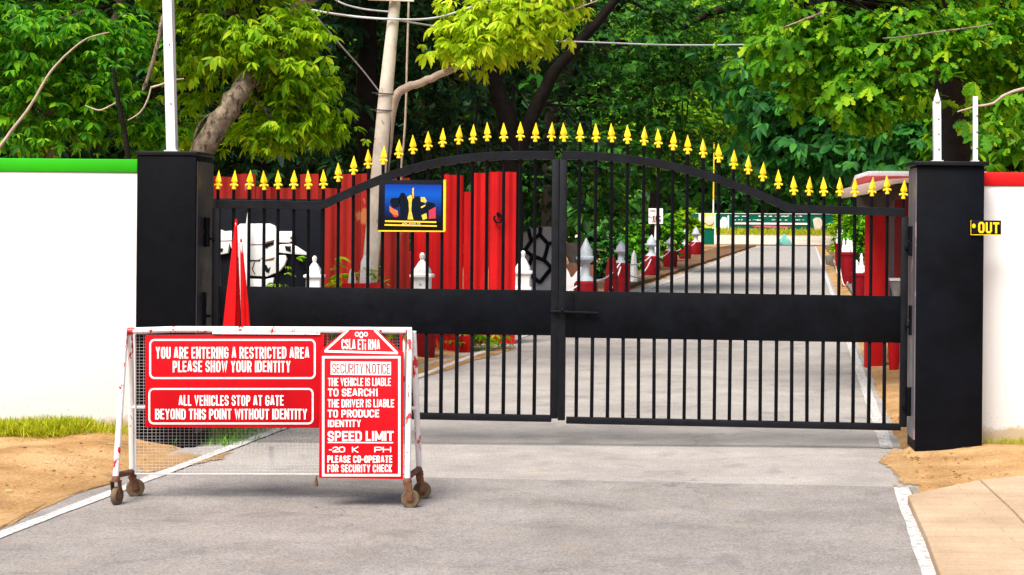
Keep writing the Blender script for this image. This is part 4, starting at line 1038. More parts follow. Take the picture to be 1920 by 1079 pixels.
# ------------------------------------------------------------------ far end: green signboard
YE = 164
root = thing('signboard', (P(1430, 440, YE).x, YE, 1.0), 'long green signboard with white lettering across the end of the road', 'signboard')
mb = MB(); mb.plate([(1296, 401), (1562, 402), (1562, 440), (1340, 439), (1340, 436), (1296, 436)], YE, .2); mb.build('board', M['green_board'], root)
mb = MB(); mb.plate([(1296, 400), (1562, 401.3), (1562, 402.3), (1296, 401)], YE - .06, .3); mb.plate([(1376, 417.5), (1515, 418.5), (1515, 422), (1376, 421)], YE - .06, .05); mb.plate([(1342, 433), (1378, 434.5), (1378, 436.5), (1342, 435)], YE - .06, .05); mb.plate([(1364, 404.5), (1367, 404.5), (1367, 432), (1372, 434), (1364, 434)], YE - .06, .05); mb.plate([(1310, 402), (1314, 402), (1314, 430), (1310, 430)], YE - .06, .05); mb.build('white_rule', M['white'], root, smooth=0)
mb = MB()
for y0 in (404.5, 411.5):
    x = 1376
    while x < 1512:
        wd = random.uniform(2, 7)
        if random.random() < .62 and not (1478 < x < 1484):
            hgt = random.uniform(1.4, 2.8); mb.plate([(x, y0 + random.uniform(0, 1)), (x + wd * .85, y0 + random.uniform(0, 1)), (x + wd * .85, y0 + hgt), (x, y0 + hgt)], YE - .06, .05)
        x += wd
for x, y in ((1384, 430), (1406, 430), (1442, 429.5), (1500, 431)):
    for k in range(4): mb.plate([(x + 3 * k, y), (x + 3 * k + 2, y), (x + 3 * k + 2, y + 1.6), (x + 3 * k, y + 1.6)], YE - .06, .05)
mb.build('lettering', M['white'], root, smooth=0)
mb = MB(); mb.plate([(1408, 424), (1440, 423), (1486, 426), (1470, 428.5), (1420, 426.5)], YE - .06, .05); mb.build('pink_banner', M['pink'], root, smooth=0)
mb = MB(); mb.plate([(1350, 414), (1355, 407), (1362, 408), (1364, 418), (1362, 428), (1353, 432), (1349, 424)], YE - .07, .06); mb.build('white_crest', M['white'], root)
mb = MB(); mb.plate([(1524, 412), (1530, 408), (1538, 409), (1543, 417), (1540, 428), (1533, 440), (1527, 430)], YE - .07, .06); mb.build('cream_crest', M['cream'], root)
for x in (1300, 1400, 1480, 1555):
    mb = MB(); p = P(x, 445, YE); mb.box((p.x, YE + .25, .9), (.16, .12, 1.8)); mb.build('leg', M['grey_metal'], root)
root = thing('yellow_sign', (P(1330, 460, 150).x, 149.6, 0), 'small lime yellow panel sign left of the long green signboard', 'sign')
mb = MB(); mb.plate([(1319, 401), (1340.5, 401), (1340.5, 427.5), (1319, 427.5)], 149.5, .15); mb.build('panel', M['lime'], root)
mb = MB(); mb.lathe([(.38, 0), (.45, .04), (.3, .06)], P(1330, 413, 149.46), 14, Matrix.Rotation(R(90), 3, 'X')); mb.build('round_emblem', M['cream'], root)
mb = MB(); mb.plate([(1320, 429), (1339, 429), (1339, 459), (1320, 459)], 149.6, .3); mb.build('green_base', M['green_board'], root)
mb = MB(); mb.plate([(1339.6, 401), (1341.6, 401), (1341.6, 461), (1339.6, 461)], 149.45, .12); mb.build('white_post', M['white'], root)
root = thing('flag_pole', (P(1337, 458, 152).x, 152, 0), 'thin white and yellow flagpole rising behind the lime yellow sign', 'pole')
mb = MB(); p = WL[root.name]; mb.tube([p, (p.x, 152, P(1337, 376, 152).z)], .07, 8); mb.build('lower_shaft', M['white'], root)
mb = MB(); mb.tube([(p.x, 152, P(1337, 376, 152).z), (p.x + .02, 152, P(1337, 268, 152).z)], [.07, .05], 8); mb.build('upper_shaft', M['yellow'], root)
p = P(1472, 461, 150.8)
bm = bmesh.new(); bmesh.ops.create_icosphere(bm, subdivisions=3, radius=1)
for v in bm.verts:
    k = 1 + .22 * math.sin(v.co.x * 5 + 2 * v.co.z) * math.cos(v.co.y * 4)
    v.co = Vector((v.co.x * .62 * k * (1.15 - .35 * max(0, v.co.z)), v.co.y * .45 * k, max(-.02, v.co.z) * .85 * k)) + Vector((p.x, 151.8, .1))
me = bpy.data.meshes.new('covered_heap'); bm.to_mesh(me); bm.free()
tag(finish('covered_heap', me, M['teal'], origin=(p.x, 151.8, .1), smooth=50), 'small teal covered heap below the long green signboard', 'heap')

# ------------------------------------------------------------------ foliage
def tri_template(kind):
    if kind == 'leaflet':    # narrow, folded along the midrib, drooping
        st = [(.0, .0), (.28, .13), (.6, .15), (.85, .08), (1, 0)]
    elif kind == 'oval':
        st = [(.0, .0), (.25, .2), (.55, .25), (.82, .15), (1, 0)]
    elif kind == 'blade':
        st = [(.0, .03), (.4, .035), (.75, .025), (1, 0)]
    elif kind == 'lobed':    # wider towards the tip with scallops
        st = [(.0, .0), (.22, .06), (.38, .20), (.46, .09), (.62, .26), (.70, .12), (.86, .17), (1, 0)]
    else:                    # simple far leaf
        return np.array([(0, 0, 0), (.5, .27, .05), (.5, -.27, .05), (1, 0, -.12)]), np.array([(0, 2, 1), (1, 2, 3)])
    v = [(0, 0, 0)]; f = []
    for i, (t_, w_) in enumerate(st[1:-1]):
        dz = -.22 * t_ * t_
        v += [(t_ + (.05 if kind == 'lobed' and i % 2 else 0), w_, dz + w_ * .35), (t_, 0, dz), (t_ + (.05 if kind == 'lobed' and i % 2 else 0), -w_, dz + w_ * .35)]
    v.append((1, 0, -.24)); n = len(st) - 2; tip = len(v) - 1
    f += [(0, 2, 1), (0, 3, 2)]
    for i in range(n - 1):
        a = 1 + 3 * i; b = a + 3
        f += [(a, a + 1, b), (b, a + 1, b + 1), (a + 1, a + 2, b + 1), (b + 1, a + 2, b + 2)]
    a = 1 + 3 * (n - 1); f += [(a, a + 1, tip), (a + 1, a + 2, tip)]
    return np.array(v, float), np.array(f)

def nrm(a): return a / np.maximum(1e-9, np.linalg.norm(a, axis=1, keepdims=True))

def leaf_mesh(name, m, parent, c, d, up, size, kind, origin=None):
    tv, tf = tri_template(kind)
    d = nrm(d); z = nrm(up - d * (up * d).sum(1, keepdims=True)); y = np.cross(z, d)
    s_ = size[:, None, None]
    tvj = tv[None] * np.ones((len(c), 1, 1)); tvj[:, :, 1] *= rng.uniform(.8, 1.2, (len(c), 1)); tvj[:, :, 2] *= rng.uniform(.2, 1.9, (len(c), 1))
    v = c[:, None, :] + s_ * (tvj[:, :, 0:1] * d[:, None, :] + tvj[:, :, 1:2] * y[:, None, :] + tvj[:, :, 2:3] * z[:, None, :])
    nv = len(tv); N = len(c)
    f = (tf[None] + (np.arange(N) * nv)[:, None, None]).reshape(-1)
    org = np.array(origin if origin is not None else WL[parent.name])
    v = v.reshape(-1, 3) - org
    me = bpy.data.meshes.new(name)
    me.vertices.add(len(v)); me.vertices.foreach_set('co', v.astype(np.float32).ravel())
    me.loops.add(len(f)); me.loops.foreach_set('vertex_index', f.astype(np.int32))
    nt_ = len(f) // 3
    me.polygons.add(nt_); me.polygons.foreach_set('loop_start', np.arange(0, len(f), 3, dtype=np.int32))
    me.update(calc_edges=True); me.validate()
    me.polygons.foreach_set('use_smooth', np.ones(nt_, dtype=bool))
    me.materials.append(m)
    o = bpy.data.objects.new(name, me); col.objects.link(o); WL[o.name] = Vector(org)
    if parent is not None:
        o.parent = parent; o.location = Vector(org) - WL[parent.name]
    else: o.location = Vector(org)
    return o

def crown_tips(ells, n, shell=.55, clump=0):
    """ells: (center, radii) -> tip positions and outward vectors"""
    wts = np.array([(e[1][0] * e[1][1] + e[1][1] * e[1][2] + e[1][0] * e[1][2]) for e in ells]); wts /= wts.sum()
    k = rng.choice(len(ells), n, p=wts)
    cs = np.array([tuple(e[0]) for e in ells])[k]; rs = np.array([tuple(e[1]) for e in ells])[k]
    u = nrm(rng.normal(size=(n, 3)))
    r = 1 - shell * rng.random((n, 1)) ** 1.6
    p = cs + u * rs * r
    if clump:                                   # gather the tips into boughs, leaving gaps between them
        K = p[: max(4, n // clump)].copy()
        j = np.argmin(((p[:, None] - K[None]) ** 2).sum(2), 1)
        p = p + (K[j] - p) * rng.uniform(.35, .75, (n, 1))
    return p, nrm(u / rs)

def clusters(tips, out, per, spread, kind, size, leaflets, droop=.6, flat=.5):
    """sprays of leaves: each tip carries `per` sprays, each spray a fan of leaflets"""
    n = len(tips)
    c = np.repeat(tips, per, 0) + rng.normal(size=(n * per, 3)) * np.array([spread, spread, spread * flat])
    o = np.repeat(out, per, 0) + rng.normal(size=(n * per, 3)) * .45
    o[:, 2] = o[:, 2] * .35 - droop * rng.uniform(.4, 1.3, len(o))
    A = nrm(o)
    S = nrm(np.cross(A, np.array([0, 0, 1.0])) + 1e-4)
    U = np.cross(S, A)                                  # upper side of the spray
    U = np.where(U[:, 2:3] < 0, -U, U)
    L = leaflets
    ph = (np.linspace(-1, 1, L)[None] * R(72) + rng.normal(size=(len(c), L)) * .16)
    d = np.cos(ph)[..., None] * A[:, None] + np.sin(ph)[..., None] * S[:, None] + rng.normal(size=(len(c), L, 3)) * .12
    d[..., 2] -= .18 * np.abs(np.sin(ph))
    sz = size * rng.uniform(.5, 1.35, (len(c), 1)) * (1 - .3 * np.abs(np.sin(ph))) * rng.uniform(.85, 1.15, (len(c), L))
    up = np.repeat(U[:, None], L, 1) + rng.normal(size=(len(c), L, 3)) * .28
    cc = np.repeat(c[:, None], L, 1) + d * (size * .06)
    return cc.reshape(-1, 3), d.reshape(-1, 3), up.reshape(-1, 3), sz.reshape(-1)

def E(x, y, Y, rx, ry, rz):
    """ellipsoid given by photo-pixel centre and radii at depth Y, rz metres deep"""
    return (P(x, y, Y), (rx * Y / F, rz, ry * Y / F))

def limb(mb, pix, Y, r, n=8):
    if not isinstance(Y, (list, tuple)): Y = [Y] * len(pix)
    pts = [P(x, y, yy) for (x, y), yy in zip(pix, Y)]
    out = []; rs = []
    for i in range(len(pts) - 1):
        p0, p1, p2, p3 = pts[max(i - 1, 0)], pts[i], pts[i + 1], pts[min(i + 2, len(pts) - 1)]
        for k in range(4):
            t = k / 4; q = .5 * ((2 * p1) + (p2 - p0) * t + (2 * p0 - 5 * p1 + 4 * p2 - p3) * t * t + (3 * p1 - p0 - 3 * p2 + p3) * t ** 3)
            out.append(q + Vector((random.uniform(-1, 1), random.uniform(-1, 1), random.uniform(-1, 1))) * r[i] * .18); rs.append(r[i] + (r[i + 1] - r[i]) * t)
    out.append(pts[-1]); rs.append(r[-1]); mb.tube(out, rs, n); return mb

def twigs(mb, tips, anchors, r, frac):
    """thin twigs from limb points to a share of the tips"""
    A = np.array([tuple(a) for a in anchors])
    for p in tips[: int(len(tips) * frac)]:
        a = A[np.argmin(((A - p) ** 2).sum(1))]
        a = Vector(a); p = Vector(p); m_ = a.lerp(p, .55) + Vector((random.uniform(-.1, .1), random.uniform(-.1, .1), random.uniform(.02, .2))) * (p - a).length
        mb.tube([a, m_, p], [r * 1.6, r, r * .4], 5)

def tree(name, base, label, ells, n, per, spread, kind, size, leaflets, lm, bark, limbs, shell=.55, droop=.6, twig=(.012, .5), extra=None, flat=.5, group=None, clump=0):
    root = thing(name, (base[0], base[1], 0), label, 'tree', group)
    mb = MB(); anchors = []
    for pix, Y, r in limbs:
        limb(mb, pix, Y, r, 10)
    anchors = [Vector(v) for v in mb.v[::10]] or [Vector((base[0], base[1], 2))]
    tips, out = crown_tips(ells, n, shell, clump)
    mb.build('trunk', bark, root, smooth=60)
    tb = MB(); twigs(tb, tips, anchors, twig[0], twig[1])
    if tb.v: tb.build('branches', bark, root, smooth=60)
    c, d, u, s_ = clusters(tips, out, per, spread, kind, size, leaflets, droop, flat)
    leaf_mesh('crown', lm, root, c, d, u, s_, kind)
    return root

def gx(px, Y): return P(px, 500, Y).x

# T1: leafy tree behind the green-topped wall, thin bare branches
Y1 = 15.5
tree('leafy_tree', (gx(60, Y1 + .6), Y1 + .6), 'mid-green leafy tree with bare pale branches above the green-topped wall',
     [E(60, 60, Y1, 190, 120, .7), E(190, 110, Y1 + .2, 110, 110, .5), E(40, 200, Y1, 130, 90, .5), E(200, 215, Y1 + .3, 90, 75, .4), E(-140, 80, Y1, 160, 190, .8), E(80, -160, Y1 + .4, 260, 150, 1.2), E(270, 240, Y1 + .6, 60, 60, .35)],
     920, 5, .15, 'leaflet', .115, 5, M['leaf_near'], M['bark'],
     [([(60, 900), (70, 500), (90, 250), (130, 90), (150, -120)], Y1 + .6, [.11, .10, .08, .06, .03]), ([(85, 300), (20, 120), (-60, -40)], [Y1 + .6, Y1 + .4, Y1 + .2], [.05, .035, .02]), ([(100, 220), (190, 90), (250, -60)], [Y1 + .6, Y1 + .5, Y1 + .5], [.05, .035, .02])], twig=(.007, .25), shell=.8, clump=11)
def add_branch(root, pix, Y, r, m, name='branch'):
    mb = MB(); limb(mb, pix, Y, r, 8); return mb.build(name, m, root, smooth=60)
t1 = bpy.data.objects['leafy_tree']
add_branch(t1, [(-10, 290), (20, 248), (60, 195), (95, 135), (130, 98), (165, 72), (205, 61)], 14.4, [.016, .015, .013, .011, .009, .007, .004], M['pale_bark'])
add_branch(t1, [(160, 198), (185, 207), (205, 200), (222, 190)], 14.4, [.004, .007, .007, .004], M['pale_bark'])
add_branch(t1, [(240, 226), (262, 212), (276, 190), (284, 162)], 14.4, [.004, .007, .008, .006], M['pale_bark'])
add_branch(t1, [(305, 30), (298, 70), (286, 120), (272, 160), (268, 170)], 14.6, [.014, .017, .019, .016, .010], M['bark'])
add_branch(t1, [(213, 132), (220, 180), (230, 235), (240, 300), (244, 420)], 14.0, [.014, .020, .022, .024, .028], M['dark_bark'])
add_branch(t1, [(285, 164), (300, 160), (320, 152), (345, 148)], 14.4, [.010, .009, .007, .004], M['pale_bark'])

# T2: lime tree with the leaning grey trunk
Y2 = 16.6
tree('lime_tree', (gx(330, Y2 + .5), Y2 + .5), 'lime-green tree with a thick leaning grey trunk behind the left pillar',
     [E(440, 60, Y2, 120, 90, .6), E(530, 90, Y2, 90, 100, .5), E(560, 190, Y2 + .1, 70, 75, .45), E(355, 130, Y2 + .4, 50, 60, .3), E(510, 260, Y2 + .2, 90, 45, .4), E(590, 235, Y2 + .3, 40, 45, .3), E(440, -120, Y2 + .3, 220, 140, 1.1), E(375, 225, Y2 + .9, 60, 60, .3)],
     560, 5, .14, 'leaflet', .13, 6, M['leaf_lime'], M['bark'],
     [([(280, 900), (330, 420), (385, 275), (420, 215), (455, 165), (480, 130), (540, 40), (640, -60)], [Y2, Y2 - .2, Y2 - .4, Y2 - .4, Y2 - .3, Y2 + .1, Y2 + .6, Y2 + .6], [.13, .12, .112, .105, .095, .085, .08, .06]), ([(430, 205), (450, 160), (445, 60), (430, -80)], Y2 + .45, [.06, .05, .04, .02]),
      ([(360, 300), (365, 255), (385, 220), (420, 205)], Y2 - .2, [.012, .013, .010, .005])], twig=(.006, .25), shell=.85, droop=.95, clump=10)

# T3: pale bent branch with yellow-green spray over the pole
Y3 = 19.4
tree('sapling_tree', (gx(720, Y3), Y3), 'pale bent branch bearing bright yellow-green leaves beside the leaning pole',
     [E(960, 20, Y3 - .3, 110, 55, .45), E(880, 60, Y3 - .4, 50, 50, .3), E(1050, 20, Y3 - .2, 55, 32, .3), E(930, 85, Y3 - .4, 60, 35, .3), E(1000, -70, Y3, 150, 60, .6), E(985, 80, Y3 - .3, 40, 35, .25), E(890, 110, Y3 - .4, 28, 25, .15), E(848, 85, Y3 - .4, 26, 26, .2)],
     210, 5, .14, 'leaflet', .165, 6, M['leaf_yellow'], M['pale_bark'],
     [([(688, 700), (708, 430), (728, 270), (737, 200), (752, 170), (790, 155), (830, 138), (865, 124), (893, 112)], Y3, [.05, .05, .05, .05, .05, .046, .042, .034, .028]), ([(833, 137), (837, 127), (842, 121)], Y3 - .02, [.035, .03, .018]),
      ([(893, 112), (915, 98), (930, 70), (940, 20), (960, -80)], Y3 - .1, [.026, .022, .02, .016, .01]), ([(905, 104), (980, 60), (1060, 25), (1120, 2)], Y3 - .15, [.02, .016, .012, .006])], twig=(.007, .5), shell=.9, droop=.8)

# T6: broad-leaved tree overhanging the right pillar
Y6 = 16.0
tree('broadleaf_tree', (gx(1795, 21), 21), 'broad-leaved bright green tree overhanging the right gate pillar',
     [E(1560, 40, Y6, 170, 60, .6), E(1480, 90, Y6, 90, 60, .4), E(1590, 130, Y6, 120, 60, .5), E(1540, 190, Y6 + .1, 90, 45, .4), E(1700, 60, Y6, 140, 80, .6), E(1730, 180, Y6 - .3, 90, 40, .35), E(1850, 60, Y6, 130, 70, .6), E(1880, 210, Y6 - .3, 60, 35, .3), E(1700, -140, Y6 + .5, 380, 140, 1.3), E(1870, 130, Y6 + .3, 100, 60, .5), E(1640, 190, Y6 + .3, 80, 50, .4)],
     600, 4, .16, 'lobed', .172, 6, M['leaf_broad'], M['dark_bark'],
     [([(1795, 640), (1795, 420), (1790, 280), (1775, 120), (1740, -60), (1700, -200)], [21, 21, 20.6, 19.5, 18.5, 17.5], [.26, .24, .21, .17, .12, .06]), ([(1780, 150), (1650, 20), (1500, -20)], [19.8, 18, 16.4], [.10, .07, .03])], twig=(.008, .3), shell=.85, droop=.75, clump=11)
t6 = bpy.data.objects['broadleaf_tree']
add_branch(t6, [(1795, 210), (1830, 200), (1862, 194), (1885, 178), (1915, 168), (1990, 150)], 15.1, [.006, .010, .012, .014, .016, .02], M['pale_bark'])
add_branch(t6, [(1655, 72), (1690, 70), (1745, 62), (1800, 55), (1865, 45)], 15.2, [.004, .007, .008, .008, .004], M['bark'])
add_branch(t6, [(1462, 54), (1485, 46), (1505, 38), (1540, 25)], 15.2, [.005, .008, .010, .012], M['bark'])

# deeper, darker trees
def back_tree(px, Y, label, ells, n, per, size, lm, kind='far', limbs=None, spread=.35, leaflets=5, bark='dark_bark', droop=.5, shell=.6, name='dark_tree'):
    limbs = limbs or [([(px, 428 + 1.65 * F / Y), (px + 6, 300), (px - 4, 100), (px + 10, -150)], Y, [.2, .18, .15, .08])]
    return tree(name, (gx(px, Y), Y), label, ells, n, per, spread, kind, size, leaflets, lm, M[bark], limbs, shell, droop, (.02, .12), group='trees beyond the gate')
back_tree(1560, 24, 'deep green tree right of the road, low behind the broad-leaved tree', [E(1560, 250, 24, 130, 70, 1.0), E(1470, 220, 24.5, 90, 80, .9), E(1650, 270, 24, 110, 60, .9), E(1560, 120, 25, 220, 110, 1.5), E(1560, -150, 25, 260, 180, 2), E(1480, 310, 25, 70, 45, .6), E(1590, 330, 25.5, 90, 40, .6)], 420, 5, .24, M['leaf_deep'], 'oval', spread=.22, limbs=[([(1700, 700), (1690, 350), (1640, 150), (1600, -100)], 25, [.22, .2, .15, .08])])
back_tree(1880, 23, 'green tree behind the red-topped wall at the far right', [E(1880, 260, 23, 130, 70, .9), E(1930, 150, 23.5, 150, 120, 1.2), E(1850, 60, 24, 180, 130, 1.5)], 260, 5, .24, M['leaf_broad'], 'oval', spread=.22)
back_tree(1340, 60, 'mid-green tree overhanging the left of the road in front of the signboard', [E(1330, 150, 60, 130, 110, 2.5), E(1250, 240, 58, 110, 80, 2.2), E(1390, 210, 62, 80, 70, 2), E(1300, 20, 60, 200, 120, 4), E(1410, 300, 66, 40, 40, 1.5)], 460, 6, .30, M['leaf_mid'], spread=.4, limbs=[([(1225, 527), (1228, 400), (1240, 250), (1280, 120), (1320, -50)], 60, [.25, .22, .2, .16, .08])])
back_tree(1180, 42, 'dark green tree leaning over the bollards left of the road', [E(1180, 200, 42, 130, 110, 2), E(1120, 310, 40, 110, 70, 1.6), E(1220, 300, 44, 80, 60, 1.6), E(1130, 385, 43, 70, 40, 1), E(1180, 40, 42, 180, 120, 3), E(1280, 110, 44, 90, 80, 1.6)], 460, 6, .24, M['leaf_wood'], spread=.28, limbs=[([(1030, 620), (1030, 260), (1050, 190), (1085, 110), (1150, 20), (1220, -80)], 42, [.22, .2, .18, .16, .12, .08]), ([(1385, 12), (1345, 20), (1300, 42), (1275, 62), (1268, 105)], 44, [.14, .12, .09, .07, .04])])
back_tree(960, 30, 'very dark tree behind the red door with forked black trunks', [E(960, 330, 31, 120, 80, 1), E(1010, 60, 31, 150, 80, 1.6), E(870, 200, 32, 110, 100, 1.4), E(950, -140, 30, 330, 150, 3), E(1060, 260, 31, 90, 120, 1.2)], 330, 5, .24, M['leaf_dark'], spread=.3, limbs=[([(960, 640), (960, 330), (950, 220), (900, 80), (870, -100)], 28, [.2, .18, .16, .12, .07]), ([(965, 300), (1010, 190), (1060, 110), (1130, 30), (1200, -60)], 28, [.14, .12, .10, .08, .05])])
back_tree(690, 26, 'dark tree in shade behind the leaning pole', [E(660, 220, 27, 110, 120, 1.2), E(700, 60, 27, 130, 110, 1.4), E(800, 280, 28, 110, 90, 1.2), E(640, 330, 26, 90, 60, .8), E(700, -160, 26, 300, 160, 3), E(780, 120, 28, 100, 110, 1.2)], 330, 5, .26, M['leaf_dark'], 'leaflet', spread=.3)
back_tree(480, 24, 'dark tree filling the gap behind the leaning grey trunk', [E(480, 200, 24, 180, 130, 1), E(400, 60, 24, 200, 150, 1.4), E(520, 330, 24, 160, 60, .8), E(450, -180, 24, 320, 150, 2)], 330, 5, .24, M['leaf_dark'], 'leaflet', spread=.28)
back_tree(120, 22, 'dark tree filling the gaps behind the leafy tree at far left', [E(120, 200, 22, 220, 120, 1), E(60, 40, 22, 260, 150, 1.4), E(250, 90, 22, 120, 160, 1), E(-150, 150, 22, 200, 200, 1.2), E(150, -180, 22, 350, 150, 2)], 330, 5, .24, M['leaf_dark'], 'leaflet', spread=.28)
for px, Y, lab in ((1250, 172, 'far dark tree behind the lime yellow sign'), (1400, 176, 'far dark tree behind the middle of the green signboard'), (1530, 172, 'far dark tree behind the right end of the green signboard'), (1660, 150, 'far tree to the right of the green signboard')):
    back_tree(px, Y, lab, [E(px, 330, Y, 110, 80, 5), E(px - 30, 220, Y, 130, 110, 7), E(px + 20, 90, Y, 150, 130, 8)], 260, 6, .8, M['leaf_wood'] if px != 1400 else M['leaf_deep'], spread=1.2)

# woodland beyond everything: one mass of leaves
def mass(name, label, N, x0, x1, y0, y1, zh, size, m, origin, cat):
    x = rng.uniform(x0, x1, N); y = rng.uniform(y0, y1, N); z = rng.uniform(0, 1, N) ** .9 * zh * (.85 + .15 * np.sin(x * .35) * np.cos(y * .2))
    c = np.stack([x, y, z], 1) + rng.normal(size=(N, 3)) * .3
    d = rng.normal(size=(N, 3)); d[:, 2] -= .6
    u = rng.normal(size=(N, 3)) * .7 + np.array([0, -.5, 1.0])
    return tag(leaf_mesh(name, m, None, c, d, u, size * rng.uniform(.6, 1.3, N), 'far', origin), label, cat, kind='stuff')
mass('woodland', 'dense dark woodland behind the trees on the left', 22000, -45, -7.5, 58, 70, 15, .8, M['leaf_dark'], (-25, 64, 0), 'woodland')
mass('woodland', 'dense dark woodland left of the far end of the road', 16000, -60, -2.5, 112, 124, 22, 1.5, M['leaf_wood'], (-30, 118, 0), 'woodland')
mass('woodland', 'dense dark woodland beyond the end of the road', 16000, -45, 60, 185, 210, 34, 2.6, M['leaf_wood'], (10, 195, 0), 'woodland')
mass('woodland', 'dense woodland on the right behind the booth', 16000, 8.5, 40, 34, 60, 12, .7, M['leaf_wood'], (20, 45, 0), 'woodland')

# shrubs beside the road
def shrub(px, Y, ztop, wd, n, size, lm, label, kind='oval'):
    x = gx(px, Y); root = thing('shrub', (x, Y, 0), label, 'shrub', 'shrubs beside the road')
    tips, out = crown_tips([(Vector((x, Y, ztop * .5)), (wd / 2, wd / 2, ztop * .5))], n, .7); tips[:, 2] = np.abs(tips[:, 2])
    mb = MB()
    for p in tips[:: max(1, n // 14)]: mb.tube([(x + random.uniform(-.1, .1), Y, 0), (x * .5 + p[0] * .5, Y * .5 + p[1] * .5, p[2] * .55), tuple(p)], [.02, .014, .006], 5)
    mb.build('stems', M['bark'], root, smooth=60)
    c, d, u, s_ = clusters(tips, out, 4, .12, kind, size, 5, .1)
    leaf_mesh('foliage', lm, root, c, d, u, s_, kind); return root
shrub(1190, 58, 1.7, 1.2, 110, .24, M['leaf_near'], 'green shrub behind the bullet-topped bollard')
shrub(1244, 74, 2.3, 1.4, 110, .3, M['leaf_near'], 'tall green shrub behind the far red drums')
shrub(1286, 99, 2.7, 1.6, 100, .34, M['leaf_lime'], 'bright green shrub at the far end of the drums')
shrub(1135, 48, 1.5, 1.2, 90, .22, M['leaf_deep'], 'dark shrub between the cone-topped and bullet-topped bollards')
shrub(1592, 90, 2.8, 2.0, 120, .3, M['leaf_lime'], 'yellow-green shrub right of the road behind the red pots')
shrub(1616, 60, 2.4, 1.2, 100, .26, M['leaf_near'], 'green shrub beside the booth column')
shrub(635, 19.6, 1.22, .5, 40, .14, M['leaf_lime'], 'small yellow-green plant in front of the dark red fence', 'leaflet')
shrub(532, 14.9, 1.2, .4, 30, .10, M['leaf_lime'], 'small bright green plant below the skull emblem', 'leaflet')
shrub(664, 18.9, 1.2, .4, 34, .13, M['leaf_lime'], 'small plant growing beside the red planter', 'leaflet')
shrub(713, 18.7, 1.2, .25, 16, .16, M['leaf_lime'], 'spiky plant right of the red planter', 'leaflet')
shrub(855, 22, .45, 1.1, 60, .12, M['leaf_lime'], 'low yellow-green weeds at the foot of the bright red fence', 'leaflet')

# grass
def grass(name, label, pts, h, m):
    N = len(pts); c = np.array(pts)
    d = rng.normal(size=(N, 3)) * .55; d[:, 2] = 1
    u = rng.normal(size=(N, 3)); u[:, 2] = .1
    return tag(leaf_mesh(name, m, None, c, d, u, h * rng.uniform(.5, 1.5, N), 'blade', tuple(c.mean(0))), label, 'grass', kind='stuff')
def gpatch(N, f):
    out = []
    while len(out) < N:
        x, y, k = f(); z = float(ground_z(x, y)); out.append((x, y, z - .005))
    return out
def tuft_pts(N, xr, yr, clump=14, s_=.06):
    out = []
    while len(out) < N:
        x, y = random.uniform(*xr), random.uniform(*yr)
        for k in range(random.randint(5, clump)):
            a, b = x + random.gauss(0, s_), y + random.gauss(0, s_ * .7)
            out.append((a, b, float(ground_z(a, b)) - .004))
    return out
xl0, xl1 = P(-60, 800, 12.3).x, P(165, 800, 12.3).x
grass('grass', 'bright yellow-green grass tufts along the foot of the green-topped wall', tuft_pts(30000, (P(-700, 800, 12.3).x, xl1), (12.05, 12.40)), .085, M['grass'])
grass('grass', 'sparse grass at the foot of the green-topped wall beside the barrier leg', tuft_pts(500, (xl1, P(252, 800, 12.3).x), (12.1, 12.4)), .06, M['grass'])
grass('grass', 'green weeds between the left pillar and the road edge', tuft_pts(1300, (P(345, 840, 12.7).x, P(470, 840, 12.7).x), (12.2, 13.3)), .075, M['leaf_near'])
grass('grass', 'thin dry grass along the foot of the red-topped wall', tuft_pts(420, (P(1846, 835, 12.4).x, P(1960, 835, 12.4).x), (12.25, 12.41), 9, .04), .05, M['grass'])
grass('grass', 'grass growing along the left road edge beyond the gate', [(road_x(-1, y) - .5 - abs(random.gauss(0, .5)), y, .06) for y in np.random.default_rng(3).uniform(15.5, 30, 2600)], .10, M['grass'])
yy = rng.uniform(160.5, 167, 16000); xx = rng.uniform(-5, 26, 16000)
grass('grass', 'strip of yellow-green grass below the green signboard', np.stack([xx, yy, verge(xx, yy)], 1), .55, M['grass'])
# pebbles and leaf litter on the dirt
def litter(N):
    mb = MB()
    for k in range(N):
        if random.random() < .5:
            y = random.uniform(8.3, 12.3); x = road_x(-1, y) - .25 - abs(random.gauss(0, .9))
        else:
            y = random.uniform(8.6, 14); x = road_x(1, y) + .1 + abs(random.gauss(0, .35))
        z = float(ground_z(x, y)); s_ = random.uniform(.004, .013)
        mb.lathe([(s_ * .6, -s_ * .3), (s_, s_ * .1), (s_ * .5, s_ * .5)], (x, y, z), 6, None, (1, random.uniform(.5, 1)), random.uniform(0, 3))
    return tag(mb.build('pebbles', M['terracotta']), 'scattered small pebbles on the dirt road edges', 'pebbles', kind='stuff')
litter(170)
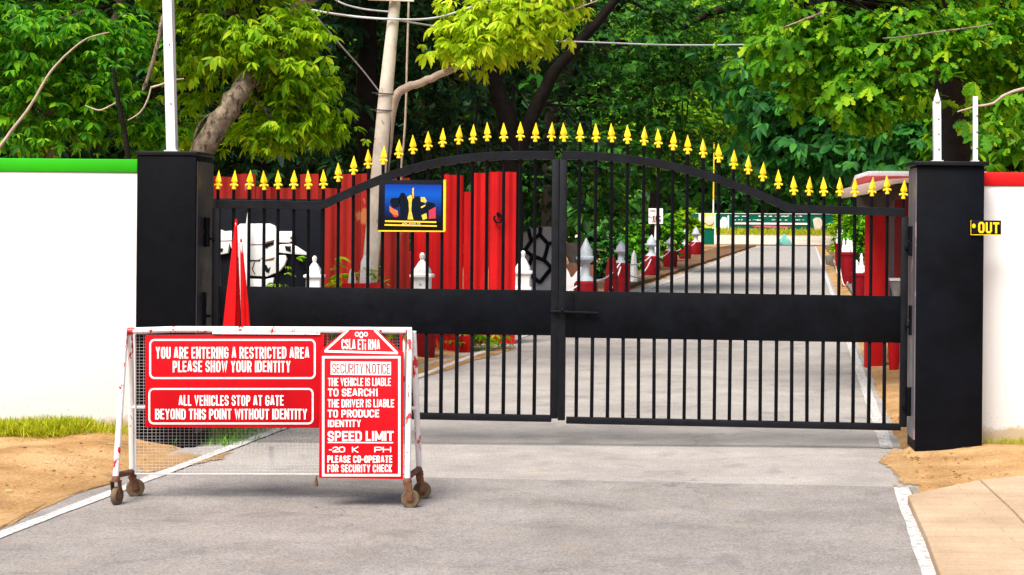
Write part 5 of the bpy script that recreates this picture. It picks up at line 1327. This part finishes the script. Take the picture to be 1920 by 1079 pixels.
# dry leaves and earth washed onto the asphalt
n_ = 420; yy = rng.uniform(8.2, 14.5, n_); sd_ = rng.random(n_) < .5
xx = np.where(sd_, RT * yy - 4.35 - np.abs(rng.normal(0, .8, n_)), RT * yy + .68 + np.abs(rng.normal(0, .35, n_)))
cc_ = np.stack([xx, yy, ground_z(xx, yy) + .008], 1); dd_ = rng.normal(size=(n_, 3)); dd_[:, 2] *= .25; uu_ = rng.normal(size=(n_, 3)) * .4; uu_[:, 2] = 1
M['dry'] = leafmat('dry_leaves', [(0, (.16, .08, .03)), (.6, (.34, .2, .07)), (1, (.5, .38, .12))], .1)
tag(leaf_mesh('leaf_litter', M['dry'], None, cc_, dd_, uu_, rng.uniform(.025, .06, n_), 'leaflet', (0, 10, 0)), 'dry fallen leaves scattered on the dirt verges', 'leaf litter', kind='stuff')
def spill_mat():                               # loose earth that thins out towards its rim
    m = M['dirt'].copy(); m.name = 'loose_earth'; t = m.node_tree
    at = t.nodes.new('ShaderNodeAttribute'); at.attribute_name = 'cover'
    ad = t.nodes.new('ShaderNodeMath'); ad.operation = 'MULTIPLY_ADD'
    t.links.new(noise(t, 14, 7, .75), ad.inputs[0]); ad.inputs[1].default_value = 1.5; t.links.new(at.outputs['Fac'], ad.inputs[2])
    f = ramp(t, ad.outputs[0], [(.92, (0, 0, 0)), (1.0, (.9, .9, .9))])
    su = t.nodes.new('ShaderNodeMath'); su.operation = 'SUBTRACT'; t.links.new(ad.outputs[0], su.inputs[0]); su.inputs[1].default_value = .42
    t.links.new(su.outputs[0], f.node.inputs[0])
    f.node.color_ramp.elements[0].position = .45; f.node.color_ramp.elements[1].position = .72
    tr = t.nodes.new('ShaderNodeBsdfTransparent'); mx = t.nodes.new('ShaderNodeMixShader')
    t.links.new(f, mx.inputs[0]); t.links.new(tr.outputs[0], mx.inputs[1]); t.links.new(t.nodes['Principled BSDF'].outputs[0], mx.inputs[2])
    t.links.new(mx.outputs[0], t.nodes['Material Output'].inputs[0]); return m
M['spill'] = spill_mat()
def spill(pix, label):
    out = []
    for i in range(len(pix)):
        (a, b), (c, d) = pix[i], pix[(i + 1) % len(pix)]
        for k in range(6):
            t = k / 6; out.append((a + (c - a) * t + random.uniform(-5, 5), b + (d - b) * t + random.uniform(-1.6, 1.6)))
    pts = [G(x, y, .0075) for x, y in out]; n = len(pts); cen = sum(pts, Vector()) / n
    V = pts + [p.lerp(cen, .28) for p in pts] + [cen]
    f = [(i, (i + 1) % n, n + (i + 1) % n, n + i) for i in range(n)] + [(n + i, n + (i + 1) % n, 2 * n) for i in range(n)]
    me = bpy.data.meshes.new('ground'); me.from_pydata([tuple(v) for v in V], [], f); me.update()
    at = me.attributes.new('cover', 'FLOAT', 'POINT')
    for i in range(2 * n + 1): at.data[i].value = 0.0 if i < n else (.72 if i < 2 * n else 1.0)
    o = finish('ground', me, M['spill'], smooth=0)
    tag(o, label, 'ground', kind='structure')
spill([(1668, 838), (1720, 846), (1850, 858), (1850, 892), (1735, 915), (1690, 912), (1668, 880), (1640, 866), (1655, 852)], 'earth washed onto the road edge beside the right pillar')
spill([(1672, 905), (1700, 912), (1716, 930), (1735, 985), (1752, 1050), (1742, 1040), (1722, 985), (1700, 940)], 'thin strip of earth between the white line and the paved apron')
spill([(300, 850), (345, 848), (400, 856), (440, 846), (420, 862), (330, 878), (255, 890), (250, 870)], 'earth washed onto the road edge near the left pillar')

spill([(-60, 985), (60, 925), (160, 893), (215, 884), (236, 897), (175, 915), (90, 950), (0, 992), (-60, 1020)], 'loose earth along the left edge of the asphalt')
spill([(640, 735), (740, 700), (860, 668), (960, 646), (975, 652), (880, 680), (770, 716), (680, 750)], 'loose earth along the left road edge beyond the gate')
